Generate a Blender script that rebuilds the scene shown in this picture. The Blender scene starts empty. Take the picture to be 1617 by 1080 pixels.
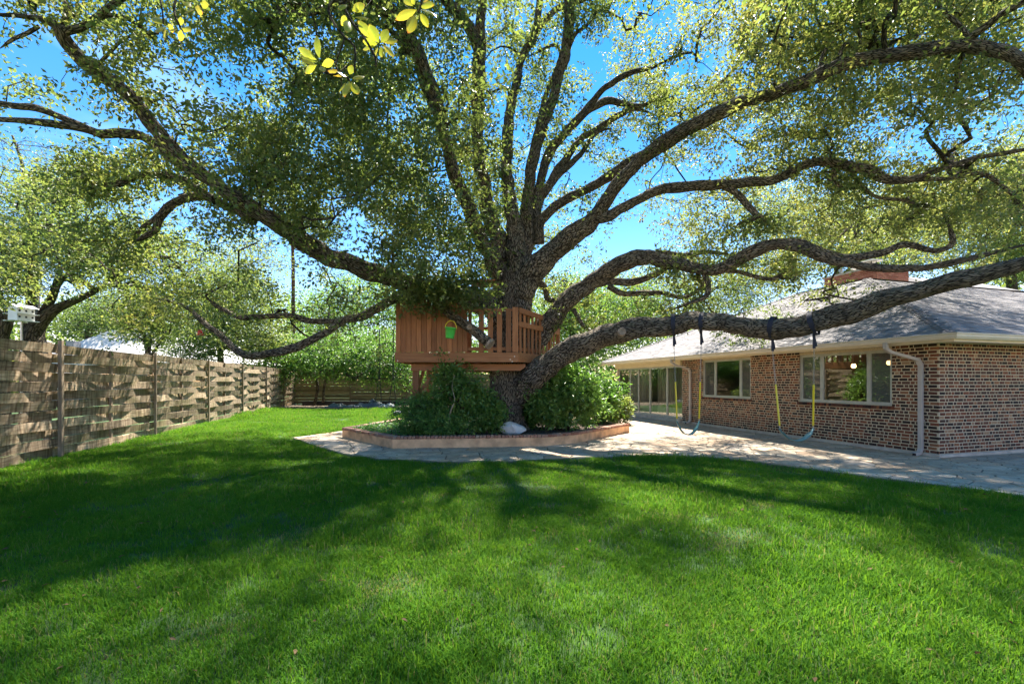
import bpy, bmesh, math, random
import numpy as np
from mathutils import Vector, Matrix
from mathutils import noise as NZ

random.seed(7)
RS = np.random.RandomState(11)
S = bpy.context.scene
COL = S.collection
R = math.radians

# ------------------------------------------------------------------ camera, sky, sun, exposure
F, EYE, HY, CX = 719.0, 1.6, 602.0, 808.5      # focal length in photo pixels, eye height, horizon row, centre column
cam_d = bpy.data.cameras.new('camera')
cam = bpy.data.objects.new('camera', cam_d)
COL.objects.link(cam)
cam.location = (0, 0, EYE)
cam.rotation_euler = (R(90), 0, 0)
cam_d.sensor_width = 36.0
cam_d.lens = F / 1617 * 36
cam_d.shift_y = (HY - 540) / 1617
cam_d.clip_end = 3000
cam_d.clip_start = 0.05
S.camera = cam

SUN_EL, SUN_AZ = 60.0, 13.0                    # azimuth measured from +Y towards +X
w = bpy.data.worlds.new('World'); S.world = w; w.use_nodes = True
nt = w.node_tree; nt.nodes.clear()
wo = nt.nodes.new('ShaderNodeOutputWorld'); bg = nt.nodes.new('ShaderNodeBackground')
sky = nt.nodes.new('ShaderNodeTexSky'); sky.sky_type = 'NISHITA'; sky.sun_disc = False
sky.sun_elevation = R(SUN_EL); sky.sun_rotation = R(SUN_AZ)
sky.air_density = 1.0; sky.dust_density = 0.0; sky.ozone_density = 2.0; sky.altitude = 200
tc = nt.nodes.new('ShaderNodeTexCoord'); mp = nt.nodes.new('ShaderNodeMapping')
mp.inputs['Scale'].default_value = (1.2, 1.2, 4.5); mp.inputs['Location'].default_value = (0.35, 0.0, 0.4)
nz = nt.nodes.new('ShaderNodeTexNoise'); nz.inputs['Scale'].default_value = 1.6; nz.inputs['Detail'].default_value = 6
nz.inputs['Distortion'].default_value = 0.8
cr = nt.nodes.new('ShaderNodeValToRGB'); cr.color_ramp.elements[0].position = 0.60; cr.color_ramp.elements[1].position = 0.86
cr.color_ramp.elements[1].color = (0.16, 0.16, 0.16, 1)
hs = nt.nodes.new('ShaderNodeHueSaturation'); hs.inputs['Saturation'].default_value = 1.4; hs.inputs['Value'].default_value = 1.0
mx = nt.nodes.new('ShaderNodeMix'); mx.data_type = 'RGBA'
mx.inputs[7].default_value = (6.0, 6.4, 7.2, 1)
L = nt.links.new
L(tc.outputs['Generated'], mp.inputs[0]); L(mp.outputs[0], nz.inputs['Vector']); L(nz.outputs['Fac'], cr.inputs[0])
L(sky.outputs[0], hs.inputs['Color']); tn_ = nt.nodes.new('ShaderNodeMix'); tn_.data_type = 'RGBA'; tn_.blend_type = 'MULTIPLY'; tn_.inputs[0].default_value = 1.0
tn_.inputs[7].default_value = (0.50, 0.34, 0.32, 1); L(hs.outputs[0], tn_.inputs[6]); L(tn_.outputs[2], mx.inputs[6]); L(cr.outputs[0], mx.inputs[0])
L(mx.outputs[2], bg.inputs[0]); bg.inputs[1].default_value = 0.115
L(bg.outputs[0], wo.inputs[0])

sd = bpy.data.lights.new('sun', 'SUN'); sd.energy = 2.4; sd.angle = R(0.9); sd.color = (1.0, 0.95, 0.86)
sun = bpy.data.objects.new('sun', sd); COL.objects.link(sun)
SUNV = Vector((math.sin(R(SUN_AZ)) * math.cos(R(SUN_EL)), math.cos(R(SUN_AZ)) * math.cos(R(SUN_EL)), math.sin(R(SUN_EL))))
sun.rotation_euler = SUNV.to_track_quat('Z', 'Y').to_euler()
sun.location = (0, 0, 30)

S.view_settings.view_transform = 'Standard'; S.view_settings.look = 'None'
S.view_settings.gamma = 1; S.view_settings.use_curve_mapping = False
S.view_settings.exposure = 3.1
S.render.engine = 'CYCLES'
try:
    S.cycles.use_denoising = True
    S.cycles.max_bounces = 7; S.cycles.diffuse_bounces = 4; S.cycles.glossy_bounces = 3
    S.cycles.transmission_bounces = 4; S.cycles.transparent_max_bounces = 8
    S.cycles.caustics_reflective = False; S.cycles.caustics_refractive = False
except Exception: pass

# ------------------------------------------------------------------ helpers
def P(px, py, Y):
    return np.array([(px - CX) / F * Y, Y, EYE + (HY - py) / F * Y])
def G(px, py):
    Y = F * EYE / (py - HY)
    return np.array([(px - CX) / F * Y, Y])

def tagit(o, label=None, cat=None, group=None, kind=None):
    if label: o['label'] = label
    if cat: o['category'] = cat
    if group: o['group'] = group
    if kind: o['kind'] = kind
    return o
def empty(name, loc=(0, 0, 0), rz=0, **k):
    o = bpy.data.objects.new(name, None); COL.objects.link(o)
    o.location = loc; o.rotation_euler = (0, 0, rz); o.empty_display_size = .2
    return tagit(o, **k)
def link(name, me, parent=None, loc=(0, 0, 0), rot=(0, 0, 0), world=False):
    """world=True: the mesh is in world coordinates although it has a parent"""
    o = bpy.data.objects.new(name, me); COL.objects.link(o)
    o.location = loc; o.rotation_euler = rot
    if parent is not None:
        o.parent = parent
        if world:
            m = Matrix.Identity(4); q = parent
            while q is not None:
                loc = Matrix.Translation(q.location) @ q.rotation_euler.to_matrix().to_4x4()
                m = (q.matrix_parent_inverse @ loc if q.parent else loc) @ m; q = q.parent
            o.matrix_parent_inverse = m.inverted()
    return o

class MB:
    """collects shapes into one mesh"""
    def __init__(s): s.v = []; s.f = []; s.uv = []; s.mi = []
    def add(s, vs, fs, uvs=None, m=0):
        b = len(s.v); s.v += [tuple(map(float, x)) for x in vs]
        s.f += [tuple(i + b for i in f) for f in fs]
        s.uv += (uvs if uvs is not None else [[(0, 0)] * len(f) for f in fs])
        s.mi += [m] * len(fs)
    def box(s, x0, x1, y0, y1, z0, z1, m=0, drop=()):
        vs = [(x0, y0, z0), (x1, y0, z0), (x1, y1, z0), (x0, y1, z0), (x0, y0, z1), (x1, y0, z1), (x1, y1, z1), (x0, y1, z1)]
        fs = {'b': (0, 3, 2, 1), 't': (4, 5, 6, 7), 'y0': (0, 1, 5, 4), 'x1': (1, 2, 6, 5), 'y1': (2, 3, 7, 6), 'x0': (3, 0, 4, 7)}
        s.add(vs, [f for k, f in fs.items() if k not in drop], m=m); return s
    def bar(s, a, b, wd, ht, up=(0, 0, 1), m=0):
        """box from a to b, width wd sideways, height ht along up"""
        a = Vector(a); b = Vector(b); d = (b - a).normalized(); up = Vector(up)
        sd_ = d.cross(up).normalized(); u = sd_.cross(d).normalized()
        vs = []
        for p in (a, b):
            for i, j in ((-1, -1), (1, -1), (1, 1), (-1, 1)):
                vs.append(p + sd_ * i * wd / 2 + u * j * ht / 2)
        s.add(vs, [(0, 1, 2, 3), (7, 6, 5, 4), (0, 4, 5, 1), (1, 5, 6, 2), (2, 6, 7, 3), (3, 7, 4, 0)], m=m); return s
    def prism(s, poly, z0, z1, m=0):
        n = len(poly)
        vs = [(p[0], p[1], z0) for p in poly] + [(p[0], p[1], z1) for p in poly]
        fs = [tuple(range(n, 2 * n)), tuple(range(n - 1, -1, -1))] + [(i, (i + 1) % n, n + (i + 1) % n, n + i) for i in range(n)]
        s.add(vs, fs, m=m); return s
    def tube(s, pts, rad, n=8, m=0, caps=True, lump=0.0, seed=0):
        pts = np.asarray(pts, float); N = len(pts); rad = np.broadcast_to(np.asarray(rad, float), (N,))
        T = np.gradient(pts, axis=0); T /= np.linalg.norm(T, axis=1)[:, None] + 1e-9
        ref = np.array([0, 0, 1.]) if abs(T[0][2]) < .9 else np.array([0, 1., 0])
        u = np.cross(T[0], ref); u /= np.linalg.norm(u)
        ln = np.concatenate([[0], np.cumsum(np.linalg.norm(np.diff(pts, axis=0), axis=1))])
        vs = []; a = np.arange(n) * 2 * math.pi / n
        for i in range(N):
            u = u - T[i] * np.dot(u, T[i]); u /= np.linalg.norm(u) + 1e-9
            v = np.cross(T[i], u); r = rad[i]
            if lump:
                rr = r * (1 + lump * (np.sin(2 * a + ln[i] * 1.7 + seed) * .5 + np.sin(3 * a - ln[i] * 3.1 + seed * 2) * .35 + np.sin(5 * a + ln[i] * 5.3 + seed) * .25 + np.sin(ln[i] * 4.1 + seed) * .35 + np.sin(a + ln[i] * 9 + seed) * .2))
            else: rr = np.full(n, r)
            vs += list(pts[i] + np.outer(np.cos(a) * rr, u) + np.outer(np.sin(a) * rr, v))
        fs, uv = [], []
        rm = float(np.mean(rad)); cu = 2 * math.pi * rm / n
        for i in range(N - 1):
            for j in range(n):
                k = (j + 1) % n
                fs.append((i * n + j, i * n + k, (i + 1) * n + k, (i + 1) * n + j))
                uv.append([(j * cu, ln[i]), ((j + 1) * cu, ln[i]), ((j + 1) * cu, ln[i + 1]), (j * cu, ln[i + 1])])
        if caps:
            fs.append(tuple(range(n - 1, -1, -1))); uv.append([(0, 0)] * n)
            fs.append(tuple(range((N - 1) * n, N * n))); uv.append([(0, 0)] * n)
        s.add(vs, fs, uv, m=m); return s
    def mesh(s, name, mats, smooth=False):
        me = bpy.data.meshes.new(name); me.from_pydata(s.v, [], s.f)
        for x in (mats if isinstance(mats, (list, tuple)) else [mats]): me.materials.append(x)
        if any(s.mi): me.polygons.foreach_set('material_index', s.mi)
        if smooth: me.polygons.foreach_set('use_smooth', [True] * len(s.f))
        ul = me.uv_layers.new(name='UVMap')
        flat = np.array([c for f in s.uv for c in f], dtype=np.float32)
        if len(flat) == len(ul.data): ul.data.foreach_set('uv', flat.ravel())
        me.update(); return me
    def obj(s, name, mats, parent=None, loc=(0, 0, 0), rot=(0, 0, 0), world=False, smooth=False):
        return link(name, s.mesh(name, mats, smooth), parent, loc, rot, world)

def bevel(o, wdt, seg=1):
    bm = bmesh.new(); bm.from_mesh(o.data)
    bmesh.ops.bevel(bm, geom=[e for e in bm.edges], offset=wdt, segments=seg, affect='EDGES', profile=.5)
    bm.to_mesh(o.data); bm.free(); return o

def spline(pts, step):
    """Catmull-Rom through rows (x,y,z,r)"""
    pts = np.asarray(pts, float)
    Q = np.vstack([2 * pts[0] - pts[1], pts, 2 * pts[-1] - pts[-2]])
    out = []
    for i in range(1, len(Q) - 2):
        p0, p1, p2, p3 = Q[i - 1], Q[i], Q[i + 1], Q[i + 2]
        n = max(2, int(np.linalg.norm(p2[:3] - p1[:3]) / step))
        for t in np.arange(n) / n:
            out.append(.5 * ((2 * p1) + (-p0 + p2) * t + (2 * p0 - 5 * p1 + 4 * p2 - p3) * t * t + (-p0 + 3 * p1 - 3 * p2 + p3) * t ** 3))
    out.append(Q[-2]); out = np.array(out); out[:, 3] = np.maximum(out[:, 3], .004)
    return out

# ------------------------------------------------------------------ materials
def newmat(name):
    m = bpy.data.materials.new(name); m.use_nodes = True
    n = m.node_tree.nodes; b = n['Principled BSDF']; return m, n, m.node_tree.links.new, b
def ramp(n, cols, pos=None, interp='LINEAR'):
    r = n.new('ShaderNodeValToRGB'); e = r.color_ramp.elements; r.color_ramp.interpolation = interp
    pos = pos or [i / (len(cols) - 1) for i in range(len(cols))]
    while len(e) < len(cols): e.new(.5)
    for i, c in enumerate(cols): e[i].position = pos[i]; e[i].color = (*c, 1)
    return r
def noise(n, l, vec, scale, detail=4, rough=.55, dist=0):
    t = n.new('ShaderNodeTexNoise'); t.inputs['Scale'].default_value = scale; t.inputs['Detail'].default_value = detail
    t.inputs['Roughness'].default_value = rough; t.inputs['Distortion'].default_value = dist
    if vec is not None: l(vec, t.inputs['Vector'])
    return t
def mapping(n, l, out, sc, loc=(0, 0, 0)):
    mpn = n.new('ShaderNodeMapping'); mpn.inputs['Scale'].default_value = sc; mpn.inputs['Location'].default_value = loc
    l(out, mpn.inputs[0]); return mpn.outputs[0]
def mixc(n, l, fac, a, b, mode='MIX'):
    m = n.new('ShaderNodeMix'); m.data_type = 'RGBA'; m.blend_type = mode
    for s_, v in ((0, fac), (6, a), (7, b)):
        if hasattr(v, 'is_linked') or hasattr(v, 'links'): l(v, m.inputs[s_])
        elif s_ == 0: m.inputs[0].default_value = v
        else: m.inputs[s_].default_value = (*v, 1)
    return m.outputs[2]
def bumpn(n, l, b, height, strength=.5, dist=.02):
    bp = n.new('ShaderNodeBump'); bp.inputs['Strength'].default_value = strength; bp.inputs['Distance'].default_value = dist
    l(height, bp.inputs['Height']); l(bp.outputs[0], b.inputs['Normal']); return bp
def simple(name, col, rough=.6, metal=0, var=.12, scale=8, bump=.1, spec=.5):
    m, n, l, b = newmat(name)
    tcn = n.new('ShaderNodeTexCoord'); t = noise(n, l, tcn.outputs['Object'], scale, 6)
    c1 = tuple(max(0, c * (1 - var)) for c in col); c2 = tuple(min(1, c * (1 + var)) for c in col)
    r = ramp(n, [c1, c2], [.3, .7]); l(t.outputs['Fac'], r.inputs[0]); l(r.outputs[0], b.inputs['Base Color'])
    b.inputs['Roughness'].default_value = rough; b.inputs['Metallic'].default_value = metal
    b.inputs['Specular IOR Level'].default_value = spec
    if bump: bumpn(n, l, b, t.outputs['Fac'], bump, .01)
    return m

def mat_bark(name, dark, light, lich=None, vs=26.0, amt=.55):
    m, n, l, b = newmat(name)
    uv = n.new('ShaderNodeUVMap'); oc = n.new('ShaderNodeTexCoord')
    wob = noise(n, l, oc.outputs['Object'], 5, 3)
    add = n.new('ShaderNodeVectorMath'); add.operation = 'MULTIPLY_ADD'; l(wob.outputs['Color'], add.inputs[0])
    add.inputs[1].default_value = (.05, .09, .05); l(uv.outputs[0], add.inputs[2])
    v = n.new('ShaderNodeTexVoronoi'); v.feature = 'DISTANCE_TO_EDGE'; v.inputs['Scale'].default_value = vs
    l(mapping(n, l, add.outputs[0], (1, .22, 1)), v.inputs['Vector'])
    edge = n.new('ShaderNodeMapRange'); edge.inputs[1].default_value = 0; edge.inputs[2].default_value = .20; l(v.outputs['Distance'], edge.inputs[0])
    f2 = noise(n, l, mapping(n, l, uv.outputs[0], (1, .3, 1)), 38, 6, .7)
    mu = n.new('ShaderNodeMath'); mu.operation = 'MULTIPLY_ADD'; l(f2.outputs['Fac'], mu.inputs[0]); mu.inputs[1].default_value = .8; l(edge.outputs[0], mu.inputs[2])
    r = ramp(n, [dark, tuple(.5 * (a + c) for a, c in zip(dark, light)), light], [.35, .9, 1.5 / 1.8]); 
    r.color_ramp.elements[1].position = .62; r.color_ramp.elements[2].position = 1.0
    ml = n.new('ShaderNodeMath'); ml.operation = 'MULTIPLY'; l(mu.outputs[0], ml.inputs[0]); ml.inputs[1].default_value = .62; l(ml.outputs[0], r.inputs[0])
    col = r.outputs[0]
    big = noise(n, l, oc.outputs['Object'], 2.2, 4)
    rb = ramp(n, [(.6, .6, .62), (1.15, 1.1, 1.0)], [.3, .7]); l(big.outputs['Fac'], rb.inputs[0])
    col = mixc(n, l, 1.0, col, rb.outputs[0], 'MULTIPLY')
    if lich:
        ln = noise(n, l, oc.outputs['Object'], 9, 5, .7)
        geo = n.new('ShaderNodeNewGeometry'); sx = n.new('ShaderNodeSeparateXYZ'); l(geo.outputs['Normal'], sx.inputs[0])
        ad = n.new('ShaderNodeMath'); ad.operation = 'MULTIPLY_ADD'; l(sx.outputs['Z'], ad.inputs[0]); ad.inputs[1].default_value = .09; l(ln.outputs['Fac'], ad.inputs[2])
        rl = ramp(n, [(0, 0, 0), (1, 1, 1)], [.56, .70]); l(ad.outputs[0], rl.inputs[0])
        sc = n.new('ShaderNodeMath'); sc.operation = 'MULTIPLY'; l(rl.outputs[0], sc.inputs[0]); sc.inputs[1].default_value = amt
        col = mixc(n, l, sc.outputs[0], col, lich)
    l(col, b.inputs['Base Color']); b.inputs['Roughness'].default_value = .92; b.inputs['Specular IOR Level'].default_value = .25
    bumpn(n, l, b, mu.outputs[0], 1.0, .035)
    return m

def mat_leaf(name, cols, tcols, rough=.38, trans=.4, spec=.5):
    m, n, l, b = newmat(name)
    at = n.new('ShaderNodeAttribute'); at.attribute_name = 'tint'
    r = ramp(n, cols); l(at.outputs['Fac'], r.inputs[0]); l(r.outputs[0], b.inputs['Base Color'])
    r2 = ramp(n, tcols); l(at.outputs['Fac'], r2.inputs[0])
    b.inputs['Roughness'].default_value = rough; b.inputs['Specular IOR Level'].default_value = spec
    t = n.new('ShaderNodeBsdfTranslucent'); l(r2.outputs[0], t.inputs[0])
    mxs = n.new('ShaderNodeMixShader'); mxs.inputs[0].default_value = trans
    l(b.outputs[0], mxs.inputs[1]); l(t.outputs[0], mxs.inputs[2]); l(mxs.outputs[0], n['Material Output'].inputs[0])
    return m

M = {}
M['bark'] = mat_bark('oak_bark', (.030, .023, .017), (.36, .30, .235), (.24, .25, .16), 34, .42)
M['bark_small'] = mat_bark('twig_bark', (.03, .024, .018), (.17, .14, .10), None, 40)
M['bark_red'] = mat_bark('red_bark', (.10, .045, .03), (.38, .18, .11), None, 16)
M['bark_far'] = mat_bark('grey_bark', (.04, .032, .025), (.26, .21, .16), (.2, .2, .14), 16)
M['oak_leaf'] = mat_leaf('oak_leaf', [(.050, .072, .034), (.074, .104, .044), (.11, .135, .05), (.19, .18, .06)],
                         [(.16, .24, .045), (.24, .33, .055), (.34, .40, .075), (.47, .44, .09)], .45, .44, .35)
M['far_leaf'] = mat_leaf('far_leaf', [(.035, .07, .018), (.07, .12, .028), (.13, .17, .035)], [(.18, .29, .05), (.29, .40, .07), (.45, .48, .10)], .5, .42)
M['bright_leaf'] = mat_leaf('bright_leaf', [(.03, .085, .016), (.06, .15, .025), (.12, .22, .035)], [(.11, .27, .04), (.21, .42, .055), (.38, .54, .08)], .45, .40)
M['shrub_leaf'] = mat_leaf('shrub_leaf', [(.07, .14, .04), (.13, .23, .055), (.20, .31, .075)], [(.16, .34, .05), (.25, .48, .06), (.36, .56, .08)], .3, .42)
M['fern_leaf'] = mat_leaf('fern_leaf', [(.06, .14, .04), (.10, .21, .05), (.15, .29, .06)], [(.1, .3, .05), (.2, .45, .07), (.3, .6, .08)], .42, .38)
M['grass'] = mat_leaf('grass_blade', [(.048, .140, .010), (.074, .19, .013), (.108, .225, .018), (.24, .23, .07)],
                      [(.13, .30, .014), (.19, .39, .02), (.26, .46, .03), (.40, .38, .10)], .75, .34, .10)
M['magnolia'] = mat_leaf('magnolia_leaf', [(.14, .18, .02), (.28, .28, .03), (.46, .36, .03), (.50, .17, .03)],
                         [(.36, .50, .03), (.62, .66, .05), (.85, .68, .05), (.8, .28, .04)], .28, .5)
M['dry_leaf'] = mat_leaf('dry_leaf', [(.05, .03, .015), (.11, .065, .03), (.2, .13, .06)], [(.05, .03, .015), (.1, .06, .03), (.15, .1, .05)], .8, .15, .2)

def mat_wood(name, cols, along, ring=12, rough=.8, objrand=.35, stain=None, bump=.35):
    """along = mapping scale that stretches the grain along the plank"""
    m, n, l, b = newmat(name)
    tcn = n.new('ShaderNodeTexCoord'); oi = n.new('ShaderNodeObjectInfo')
    off = n.new('ShaderNodeVectorMath'); off.operation = 'MULTIPLY_ADD'
    cb = n.new('ShaderNodeCombineXYZ'); [l(oi.outputs['Random'], cb.inputs[i]) for i in range(3)]
    l(cb.outputs[0], off.inputs[0]); off.inputs[1].default_value = (37, 51, 23); l(tcn.outputs['Object'], off.inputs[2])
    t = noise(n, l, mapping(n, l, off.outputs[0], along), ring, 8, .65, .4)
    r = ramp(n, cols, None); l(t.outputs['Fac'], r.inputs[0]); 
    for i, e in enumerate(r.color_ramp.elements): e.position = .25 + .5 * i / (len(cols) - 1)
    rr = ramp(n, [(1 - objrand,) * 3, (1 + objrand * .6,) * 3]); l(oi.outputs['Random'], rr.inputs[0])
    col = mixc(n, l, 1.0, r.outputs[0], rr.outputs[0], 'MULTIPLY')
    if stain:
        t2 = noise(n, l, mapping(n, l, off.outputs[0], (1, .6, 1.3)), 1.6, 6, .6)
        r2 = ramp(n, [(0, 0, 0), (1, 1, 1)], [.48, .66]); l(t2.outputs['Fac'], r2.inputs[0])
        col = mixc(n, l, r2.outputs[0], col, stain)
        t3 = noise(n, l, mapping(n, l, off.outputs[0], (1.5, 9, .35)), 2.0, 5, .6)
        r3 = ramp(n, [(.30, .25, .21), (1, 1, 1)], [.38, .56]); l(t3.outputs['Fac'], r3.inputs[0])
        col = mixc(n, l, .75, col, r3.outputs[0], 'MULTIPLY')
    l(col, b.inputs['Base Color']); b.inputs['Roughness'].default_value = rough; b.inputs['Specular IOR Level'].default_value = .25
    bumpn(n, l, b, t.outputs['Fac'], bump, .006)
    return m
M['fence'] = mat_wood('weathered_fence', [(.16, .10, .055), (.48, .35, .22), (.70, .56, .39)], (6, .35, 6), 5, .9, .45, (.22, .18, .085))
M['fence_post'] = mat_wood('fence_post', [(.10, .07, .05), (.28, .21, .14), (.44, .34, .25)], (6, 6, .35), 5, .9, .3)
M['cedar'] = mat_wood('stained_cedar', [(.22, .085, .035), (.37, .15, .062), (.46, .21, .09)], (6, 6, .4), 4, .6, .34, bump=.2)
M['cedar_h'] = mat_wood('stained_beam', [(.22, .09, .037), (.36, .152, .064), (.44, .21, .092)], (.4, 6, 6), 4, .6, .14, bump=.2)

def brick_mat(name, island):
    m, n, l, b = newmat(name)
    if island: src = n.new('ShaderNodeNewGeometry').outputs['Random Per Island']
    else: src = n.new('ShaderNodeObjectInfo').outputs['Random']
    r = ramp(n, [(.030, .020, .018), (.055, .028, .022), (.11, .038, .024), (.19, .062, .032), (.25, .105, .052), (.11, .052, .034), (.32, .20, .12)],
             [0, .18, .34, .55, .72, .84, .97], 'CONSTANT'); l(src, r.inputs[0])
    tcn = n.new('ShaderNodeTexCoord'); t = noise(n, l, tcn.outputs['Object'], 22, 6, .7); 
    r2 = ramp(n, [(.6, .6, .6), (1.35, 1.3, 1.2)], [.3, .7]); l(t.outputs['Fac'], r2.inputs[0])
    col = mixc(n, l, 1.0, r.outputs[0], r2.outputs[0], 'MULTIPLY')
    sm = noise(n, l, tcn.outputs['Object'], 6, 6, .75); r3 = ramp(n, [(0, 0, 0), (1, 1, 1)], [.60, .74]); l(sm.outputs['Fac'], r3.inputs[0])
    scn = n.new('ShaderNodeMath'); scn.operation = 'MULTIPLY'; scn.inputs[1].default_value = .55; l(r3.outputs[0], scn.inputs[0])
    col = mixc(n, l, scn.outputs[0], col, (.42, .33, .24))
    l(col, b.inputs['Base Color']); b.inputs['Roughness'].default_value = .88; b.inputs['Specular IOR Level'].default_value = .3
    bumpn(n, l, b, t.outputs['Fac'], .5, .008); return m
M['brick'] = brick_mat('house_brick', False); M['brick_i'] = brick_mat('house_brick_mass', True)
M['mortar'] = simple('mortar', (.50, .41, .28), .95, 0, .2, 30, .5)
M['concrete'] = simple('concrete', (.44, .38, .31), .9, 0, .22, 5, .4)
def stone_mat():
    m, n, l, b = newmat('flagstone')
    oi = n.new('ShaderNodeObjectInfo'); tcn = n.new('ShaderNodeTexCoord')
    r = ramp(n, [(.52, .39, .27), (.46, .37, .27), (.56, .45, .33), (.50, .35, .23), (.43, .36, .29)], [0, .25, .5, .7, .88], 'CONSTANT'); l(oi.outputs['Random'], r.inputs[0])
    t = noise(n, l, tcn.outputs['Object'], 2.4, 8, .65); r2 = ramp(n, [(.55, .52, .5), (1.2, 1.18, 1.12)], [.3, .68]); l(t.outputs['Fac'], r2.inputs[0])
    t2 = noise(n, l, tcn.outputs['Object'], 40, 5, .7)
    r4 = ramp(n, [(.8, .8, .8), (1.12, 1.12, 1.12)], [.35, .65]); l(t2.outputs['Fac'], r4.inputs[0])
    col = mixc(n, l, 1.0, r.outputs[0], r2.outputs[0], 'MULTIPLY'); col = mixc(n, l, 1.0, col, r4.outputs[0], 'MULTIPLY')
    l(col, b.inputs['Base Color']); b.inputs['Roughness'].default_value = .85; bumpn(n, l, b, t2.outputs['Fac'], .4, .006); return m
M['flag'] = stone_mat()
M['joint'] = simple('patio_joint', (.20, .165, .12), .95, 0, .35, 9, .5)
def shingle_mat(name, island):
    m, n, l, b = newmat(name)
    src = n.new('ShaderNodeNewGeometry').outputs['Random Per Island'] if island else n.new('ShaderNodeObjectInfo').outputs['Random']
    r = ramp(n, [(.15, .135, .135), (.22, .20, .195), (.30, .275, .265), (.18, .165, .16)]); l(src, r.inputs[0])
    tcn = n.new('ShaderNodeTexCoord'); t = noise(n, l, tcn.outputs['Object'], 60, 4, .7); r2 = ramp(n, [(.7, .7, .7), (1.25, 1.25, 1.25)], [.3, .7]); l(t.outputs['Fac'], r2.inputs[0])
    l(mixc(n, l, 1.0, r.outputs[0], r2.outputs[0], 'MULTIPLY'), b.inputs['Base Color']); b.inputs['Roughness'].default_value = .9; bumpn(n, l, b, t.outputs['Fac'], .3, .004); return m
M['shingle'] = shingle_mat('asphalt_shingle', False); M['shingle_i'] = shingle_mat('asphalt_shingle_mass', True)
M['trim'] = simple('cream_trim', (.62, .52, .36), .55, 0, .08, 3, .05)
M['gutter'] = simple('gutter_paint', (.60, .53, .42), .45, 0, .08, 3, .05)
M['spout'] = simple('downspout_paint', (.42, .37, .33), .45, 0, .08, 4, .05)
M['alu'] = simple('window_frame', (.42, .42, .38), .35, .3, .12, 6, .05)
M['planter'] = simple('planter_render', (.62, .38, .21), .92, 0, .38, 3.2, .5)
M['rock'] = simple('pale_rock', (.62, .60, .57), .9, 0, .16, 7, .9)
M['rock2'] = simple('grey_rock', (.24, .24, .25), .9, 0, .3, 4, .9)
M['soil'] = simple('soil', (.065, .042, .028), 1, 0, .5, 9, 1)
M['black'] = simple('black_plastic', (.012, .012, .014), .6, 0, .2, 5, .1)
M['webbing'] = simple('navy_webbing', (.012, .014, .03), .7, 0, .2, 60, .2)
M['yellow'] = simple('yellow_vinyl', (.80, .60, .03), .35, 0, .08, 10, 0)
M['steel'] = simple('galvanised_chain', (.42, .41, .38), .35, .9, .1, 20, 0)
M['teal'] = simple('teal_rubber', (.06, .19, .20), .5, 0, .15, 12, .05)
M['green_plastic'] = simple('green_plastic', (.10, .62, .10), .3, 0, .04, 5, 0)
M['yellow_plastic'] = simple('yellow_plastic', (.85, .68, .03), .3, 0, .04, 5, 0)
M['white'] = simple('white_paint', (.75, .75, .74), .5, 0, .07, 6, .05)
M['dark'] = simple('dark_hole', (.01, .01, .01), .9, 0, .1, 5, 0)
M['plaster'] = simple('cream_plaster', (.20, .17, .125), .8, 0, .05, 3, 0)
M['blind'] = simple('beige_blind', (.52, .47, .37), .8, 0, .06, 4, 0)
M['counter'] = simple('tan_panel', (.55, .38, .2), .5, 0, .08, 3, 0)
M['metal_roof'] = simple('pale_roof', (.62, .585, .53), .6, 0, .08, 3, .05)
M['red_plastic'] = simple('red_plastic', (.55, .05, .02), .35, 0, .05, 5, 0)
M['cut_wood'] = simple('cut_wood', (.28, .21, .15), .9, 0, .4, 25, .5)
M['ground'] = simple('earth', (.035, .075, .014), 1, 0, .35, 1.5, .6)
M['mulch'] = simple('mulch', (.16, .12, .08), 1, 0, .4, 6, 1)
M['tarp'] = simple('grey_tarp', (.13, .15, .18), .55, 0, .25, 4, .6)
def glass_mat(name, tint, mesh=0.0):
    m, n, l, b = newmat(name)
    tr = n.new('ShaderNodeBsdfTransparent'); tr.inputs[0].default_value = (*tint, 1)
    gl = n.new('ShaderNodeBsdfGlossy'); gl.inputs['Roughness'].default_value = .015; gl.inputs[0].default_value = (.95, .97, .95, 1)
    fr = n.new('ShaderNodeFresnel'); fr.inputs[0].default_value = 1.75
    ad = n.new('ShaderNodeMath'); ad.operation = 'ADD'; ad.inputs[1].default_value = .12; l(fr.outputs[0], ad.inputs[0])
    mxs = n.new('ShaderNodeMixShader'); l(ad.outputs[0], mxs.inputs[0]); l(tr.outputs[0], mxs.inputs[1]); l(gl.outputs[0], mxs.inputs[2])
    out = mxs.outputs[0]
    if mesh:
        df = n.new('ShaderNodeBsdfDiffuse'); df.inputs[0].default_value = (.16, .16, .15, 1)
        m2 = n.new('ShaderNodeMixShader'); m2.inputs[0].default_value = mesh; l(out, m2.inputs[1]); l(df.outputs[0], m2.inputs[2]); out = m2.outputs[0]
    l(out, n['Material Output'].inputs[0]); return m
M['glass'] = glass_mat('window_glass', (.85, .88, .85)); M['screen'] = glass_mat('screened_glass', (.55, .56, .54), .45)
m_, n_, l_, b_ = newmat('lamp_glow'); b_.inputs['Emission Color'].default_value = (1, .60, .24, 1); b_.inputs['Emission Strength'].default_value = 1.6; M['glow'] = m_

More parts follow.
